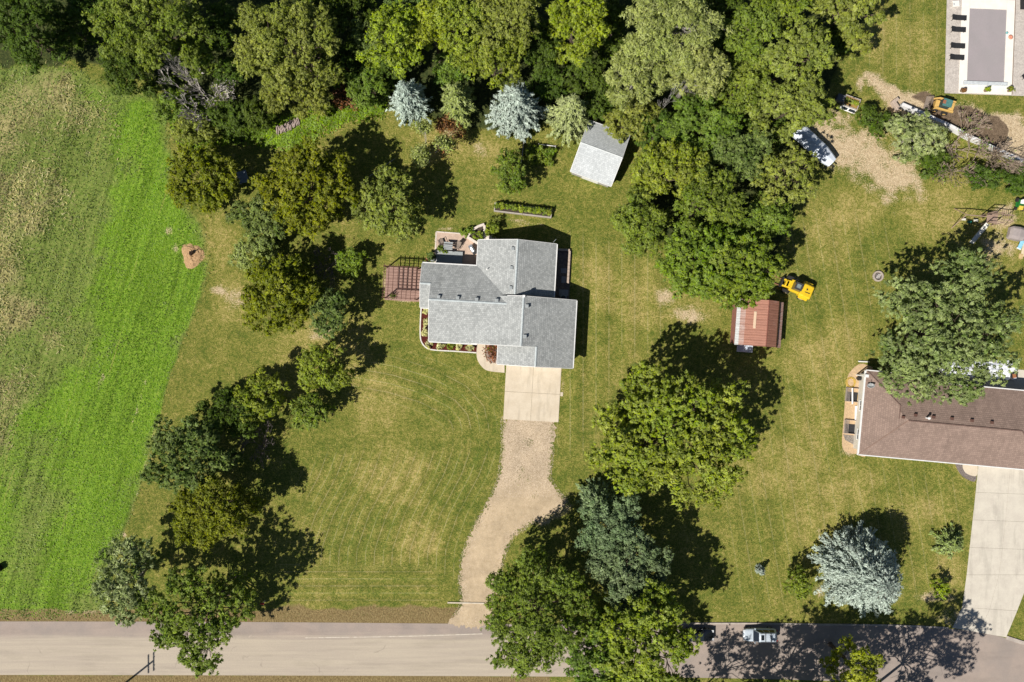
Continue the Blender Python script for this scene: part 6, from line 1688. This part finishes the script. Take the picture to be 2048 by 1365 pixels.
MB().box(1.15, 0, .85, 1.0, .8, .5).build('front_frame', yb, ld, bevel=.05)
m = MB()
for s_ in (-1, 1): bar(m, (.9, s_ * .42, 1.25), (1.9, s_ * .42, .75), .18, .26)
m.box(1.35, 0, 1.0, .22, .9, .2); m.build('lift_arm', yb, ld)
MB().box(2.05, 0, .55, .18, 1.35, .75).build('attachment_plate', dark_metal, ld); m = MB()
for y in (-.45, .45): m.box(2.5, y, .22, .9, .12, .07)
m.build('forks', simple('rusty_fork', (0.28, 0.13, 0.08)), ld)
for x in (-1.15, 1.1):
    for s_ in (-1, 1):
        w_ = MB().tube((0, -.2, 0), (0, .2, 0), .52, .52, 18).build('wheel', tyre, ld, bevel=.05); w_.location = (x, s_ * .92, .52); MB().tube((0, -.21, 0), (0, .21, 0), .27, .27, 14).build('rim', simple('tan_rim', (0.62, 0.50, 0.28)), w_)
        if x < 0: MB().box(x, s_ * .95, 1.1, 1.25, .5, .08).build('mudguard', yb, ld, bevel=.03)

# ------------------------------------------------------------------ fire ring, play set, yard things
t = thing('fire_pit', 'round stone fire pit with ash and wood on the lawn', 'fire pit', P(1755, 553))
for k in range(14):
    a = 2 * math.pi * k / 14; o = MB().box(0, 0, .15, .24, .30, .28).build('stone', simple('fire_stone', (0.42, 0.36, 0.30), (0.3, 0.25, 0.21), 5), t, bevel=.04); o.location = (math.cos(a) * .64, math.sin(a) * .64, 0); o.rotation_euler = (0, 0, a)
MB().lathe([(.55, 0), (.55, .06), (.3, .09), (.05, .12)], 14).build('ash', simple('ash', (0.20, 0.17, 0.16), (0.08, 0.07, 0.07), 7), t)
for k in range(3): MB().tube((-.3 + .2 * k, -.3, .14), (.1 + .15 * k, .3, .2), .05, .05, 6).build('log', simple('pale_ember_log', (0.6, 0.56, 0.52)), t)

sw = thing('swing_set', 'wooden swing set with white slide, climbing frame and swings on the lawn', 'swing set', P(1955, 444), R(-5))
wd = simple('weathered_timber', (0.36, 0.25, 0.19), (0.27, 0.19, 0.145), 5, .85)
m = MB(); MB().tube((-3.1, .3, 2.35), (.4, .3, 2.35), .07, .07, 6).build('beam', wd, sw)
for dx, dy in ((-1.3, -1.5), (-.9, 1.3)):
    MB().tube((-3.1, .3, 2.35), (-3.1 + dx * .35, .3 + dy, 0), .06, .06, 6).build('leg', wd, sw)
for x in (.4, 1.9):
    for y in (-.35, .95): MB().box(x, y, 1.4, .1, .1, 2.8).build('post', wd, sw)
for k in range(6): MB().box(.5 + k * .25, .3, 1.35, .22, 1.3, .05).build('platform_board', wd, sw)
for y in (-.35, .95): MB().box(1.15, y, 2.0, 1.6, .05, .12).build('rail', wd, sw); MB().box(1.15, y, 2.8, 1.7, .07, .1).build('rail', wd, sw)
for k in range(6): MB().box(.5 + k * .26, .95, 1.7, .04, .04, .6).build('baluster', wd, sw)
for y in (0.1, .9): MB().tube((1.9, y, 2.0), (3.7, y, 2.0), .05, .05, 6).build('monkey_bar_rail', wd, sw)
for k in range(6): MB().tube((2.1 + k * .28, .1, 2.0), (2.1 + k * .28, .9, 2.0), .025, .025, 5).build('rung', wd, sw)
for y in (.1, .9): MB().tube((3.7, y, 2.0), (3.8, y + (.25 if y > .5 else -.25), 0), .05, .05, 6).build('leg', wd, sw)
rings = []
for k in range(9):
    u = k / 8; x = .35 - 1.15 * u; y = -.5 - 2.6 * u; z = 1.38 * (1 - u) ** 1.15 + .22
    px_, py_ = .26 * .92, -.26 * .4
    rings.append([(x - px_, y - py_, z), (x + px_, y + py_, z), (x + px_ * 1.15, y + py_ * 1.15, z + .18), (x + px_ * .95, y + py_ * .95, z + .18), (x + px_ * .85, y + py_ * .85, z + .05), (x - px_ * .85, y - py_ * .85, z + .05), (x - px_ * .95, y - py_ * .95, z + .18), (x - px_ * 1.15, y - py_ * 1.15, z + .18)])
MB().loft(rings).build('slide', simple('white_slide', (0.80, 0.78, 0.70)), sw)
for k, (x, c) in enumerate(((-2.3, (0.75, 0.72, 0.62)), (-1.45, (0.02, 0.22, 0.16)), (-.6, (0.75, 0.72, 0.62)))):
    o = MB().box(0, 0, 0, .62, .3, .06).build('swing_seat', simple('seat%d' % k, c), sw, bevel=.02); o.location = (x, .05 - .3 * (k % 2), .55)
    for s_ in (-1, 1): MB().tube((s_ * .25, 0, 0), (s_ * .25, .25 + .3 * (k % 2), 1.8), .015, .015, 4).build('rope', dark_metal, o)
t = thing('covered_furniture', 'grey fabric cover over patio furniture on bare ground', 'cover', P(2030, 469), R(-12))
m = MB(); m.loft([[(x, -w, .0), (x, w, .0), (x, w * .96, z * .8), (x, w * .6, z), (x, -w * .5, z * .96), (x, -w * .96, z * .75)] for x, w, z in ((-1.15, .75, .6), (-.85, .92, .95), (0, .95, 1.12), (.8, .9, 1.0), (1.1, .78, .7))]); m.build('cover', simple('grey_cover', (0.34, 0.295, 0.28), (0.28, 0.24, 0.23), 2, .8), t, bevel=.03)
MB().tube((1.1, .9, .02), (1.3, 1.0, .02), .05, .05, 6).build('tie', dark_metal, t)
t = thing('water_table', 'sky blue plastic play slide beside the grey cover', 'toy', P(2039, 489), R(-25))
MB().box(0, 0, .35, .55, 1.35, .08).build('tray', simple('sky_blue', (0.30, 0.62, 0.78)), t, bevel=.03); MB().box(-.02, -.72, .3, .62, .2, .09).build('lip', white_trim, t)
for y in (-.5, .5): MB().box(0, y, .16, .4, .06, .32).build('leg', white_trim, t)
t = thing('board', 'pale cream board lying at the right edge below the play slide', 'board', P(2046, 500), R(-10)); MB().box(0, 0, .08, .45, 1.9, .1).build('length', simple('cream_board', (0.75, 0.62, 0.42)), t)
t = thing('board', 'short yellow board lying at the right edge above the tree shadow', 'board', P(2041, 513), R(-10)); MB().box(0, 0, .08, .55, .7, .12).build('length', simple('tan_board', (0.62, 0.45, 0.22)), t)
mo = thing('riding_mower', 'green riding mower with yellow parts and white seat at the right edge', 'mower', P(2037, 410), R(-100))
gm = paint_mat('mower_green', (0.02, 0.16, 0.03), .35, .5)
MB().box(-.05, 0, .45, 1.1, .75, .35).build('body', gm, mo, bevel=.05); MB().box(.55, 0, .55, .55, .6, .4).build('hood', simple('mower_yellow', (0.72, 0.55, 0.08)), mo, bevel=.06)
MB().box(-.25, 0, .72, .5, .5, .1).build('seat', white_trim, mo, bevel=.04); MB().box(-.5, 0, .92, .1, .48, .35).build('seat_back', white_trim, mo, bevel=.03)
for x, rr_ in ((-.55, .3), (.65, .22)):
    for s_ in (-1, 1): w_ = MB().tube((0, -.12, 0), (0, .12, 0), rr_, rr_, 14).build('wheel', tyre, mo); w_.location = (x, s_ * .5, rr_)
MB().box(.1, 0, .2, .8, 1.1, .16).build('cutting_deck', gm, mo, bevel=.04); MB().tube((.3, 0, .7), (.2, 0, .95), .02, .02, 6).build('steering_column', dark_metal, mo)

# white junk seen through the leaves, small yard things
t = thing('drum', 'white barrel glimpsed through the vivid green tree above the rusty shed', 'barrel', P(1487, 570, 1.0))
MB().lathe([(.4, 0), (.43, .3), (.43, .7), (.38, 1.0), (.36, .98), (.05, .9)], 16).build('barrel', simple('white_drum', (0.75, 0.76, 0.78)), t, True)

# ------------------------------------------------------------------ cars
def car(name, label, px, py, rz, paint, Ln=4.75, Wd=1.86, suv=True):
    t = thing(name, label, 'car', P(px, py) + Vector((0, 0, .012)), rz, None)
    L2, w = Ln / 2, Wd / 2; bz = .98 if suv else .86; rz_ = 1.66 if suv else 1.42
    st = [(-L2, .72, .55, bz - .12), (-L2 + .12, .88, .38, bz), (-L2 + .5, .97, .32, bz + .02), (-.6, 1.0, .28, bz + .02), (.7, 1.0, .28, bz), (L2 - 1.1, .99, .30, bz - .04), (L2 - .5, .95, .34, bz - .10), (L2 - .15, .84, .42, bz - .18), (L2, .62, .52, bz - .28)]
    rings = []
    for x, ws, z0, z1 in st:
        W = w * ws
        rings.append([(x, -W * .88, z0), (x, W * .88, z0), (x, W, z0 + (z1 - z0) * .35), (x, W * .985, z0 + (z1 - z0) * .75), (x, W * .86, z1), (x, 0, z1 + .03), (x, -W * .86, z1), (x, -W * .985, z0 + (z1 - z0) * .75), (x, -W, z0 + (z1 - z0) * .35)])
    body = MB().loft(rings).build('body', paint, t, True)
    md = body.modifiers.new('round', 'SUBSURF'); md.levels = 1; md.render_levels = 1
    ws_b, ws_t = (L2 - 1.35, L2 - 2.05) if suv else (L2 - 1.5, L2 - 2.25)
    rb, rt = (-L2 + .15, -L2 + .45) if suv else (-L2 + .55, -L2 + 1.25)
    wb, wt = w * .86, w * .70
    cabin = MB(); cabin.hexa([(rb, -wb, bz - .02), (ws_b, -wb, bz - .04), (ws_b, wb, bz - .04), (rb, wb, bz - .02)], [(rt, -wt, rz_ - .03), (ws_t, -wt, rz_ - .02), (ws_t, wt, rz_ - .02), (rt, wt, rz_ - .03)])
    cb = cabin.build('cabin', paint, t, bevel=.05)
    rf = MB().loft([[(x, -wt * k, rz_ - .035), (x, wt * k, rz_ - .035), (x, wt * k * .8, rz_ + .03), (x, 0, rz_ + .045), (x, -wt * k * .8, rz_ + .03)] for x, k in ((rt - .03, .9), (rt + .2, 1.0), (ws_t - .2, 1.0), (ws_t + .03, .92))]).build('roof', paint, t, True)
    def pane_on(a, b, c, d, nm, off):
        o = Vector(off); q = [Vector(p) for p in (a, b, c, d)]
        MB().hexa([p + o * .3 for p in q], [p + o for p in q]).build(nm, glass_mat('car_glass', (0.012, 0.015, 0.02)), t)
    k = .93
    pane_on((ws_b - .04, -wb * k, bz + .03), (ws_b - .04, wb * k, bz + .03), (ws_t + .06, wt * k, rz_ - .08), (ws_t + .06, -wt * k, rz_ - .08), 'windshield', (.035, 0, .02))
    pane_on((rb + .04, wb * k, bz + .06), (rb + .04, -wb * k, bz + .06), (rt - .05, -wt * k, rz_ - .10), (rt - .05, wt * k, rz_ - .10), 'rear_window', (-.035, 0, .02))
    n3 = 3 if suv else 2
    for s_ in (-1, 1):
        for j in range(n3):
            a0_, a1_ = j / n3 + .03, (j + 1) / n3 - .03
            f = lambda a: (rb + .3 + (ws_b - .35 - rb - .3) * a, rt + .12 + (ws_t - .05 - rt - .12) * a)
            (xb0, xt0), (xb1, xt1) = f(a0_), f(a1_)
            pane_on((xb0, s_ * (wb - .005), bz + .04), (xb1, s_ * (wb - .005), bz + .04), (xt1, s_ * (wt + .012), rz_ - .12), (xt0, s_ * (wt + .012), rz_ - .12), 'side_window', (0, s_ * .03, .01))
        MB().box(ws_b - .25, s_ * (w + .04), bz + .08, .16, .2, .14).build('mirror', paint, t, bevel=.03)
        MB().box(L2 - .22, s_ * w * .62, bz - .22, .3, .34, .12).build('headlight', simple('lamp_glass', (0.7, 0.72, 0.74), None, 5, .1), t, bevel=.03)
        MB().box(-L2 + .07, s_ * w * .72, bz - .05, .12, .22, .3).build('tail_light', simple('tail_red', (0.3, 0.01, 0.01), None, 5, .2), t, bevel=.03)
        if suv: MB().tube((rt + .15, s_ * wt * .93, rz_ + .075), (ws_t - .15, s_ * wt * .93, rz_ + .075), .028, .028, 6).build('roof_rail', simple('rail_silver', (0.5, 0.5, 0.52), None, 5, .3, .8), t)
        for x in (-L2 + .92, L2 - .95):
            wl_ = MB().tube((0, -.11, 0), (0, .11, 0), .34, .34, 18).build('wheel', tyre, t, bevel=.03); wl_.location = (x, s_ * (w - .12), .34)
            MB().tube((0, -.115, 0), (0, .115, 0), .21, .21, 14).build('rim', simple('alloy', (0.5, 0.5, 0.52), None, 5, .3, .7), wl_)
    if suv:
        MB().box(ws_t - .40, 0, rz_ + .045, .42, wt * 1.1, .02).build('sunroof', glass_mat('car_glass'), t)
        for x in (-.45, -1.2): MB().box(x, 0, rz_ + .10, .07, wt * 1.86, .03).build('crossbar', dark_metal, t)
    else:
        MB().box(ws_t - .5, 0, rz_ + .042, .7, wt * 1.2, .02).build('sunroof', glass_mat('car_glass'), t)
    return t
car('car', 'silver white sport utility car with roof rails parked at the kerb in dappled shade', 1516, 1266, R(180), paint_mat('silver_paint', (0.50, 0.56, 0.62), .3, .7))
car('car', 'black car half hidden under the lime tree at the kerb', 1394, 1267, R(0), paint_mat('black_paint', (0.008, 0.010, 0.014), .2, .9), 4.5, 1.8, False)

# utility pole beyond the lower edge; its shadow lies on the road
up = thing('utility_pole', 'wooden utility pole whose crossarm shadow falls on the dusty road', 'utility pole', P(203, 1404))
MB().tube((0, 0, -.1), (0, 0, 10.4), .17, .12, 10).build('pole', bark_mat('pole_wood', (0.2, 0.15, 0.11)), up)
for dx, z in ((-.16, 9.6), (.16, 10.2)): MB().box(dx, 0, z, .12, 2.6, .14).build('crossarm', bark_mat('pole_wood', (0.2, 0.15, 0.11)), up)
for y in (-1.2, -.6, .6, 1.2): MB().tube((.16, y, 10.27), (.16, y, 10.45), .06, .04, 8).build('insulator', simple('porcelain', (0.4, 0.42, 0.44)), up)
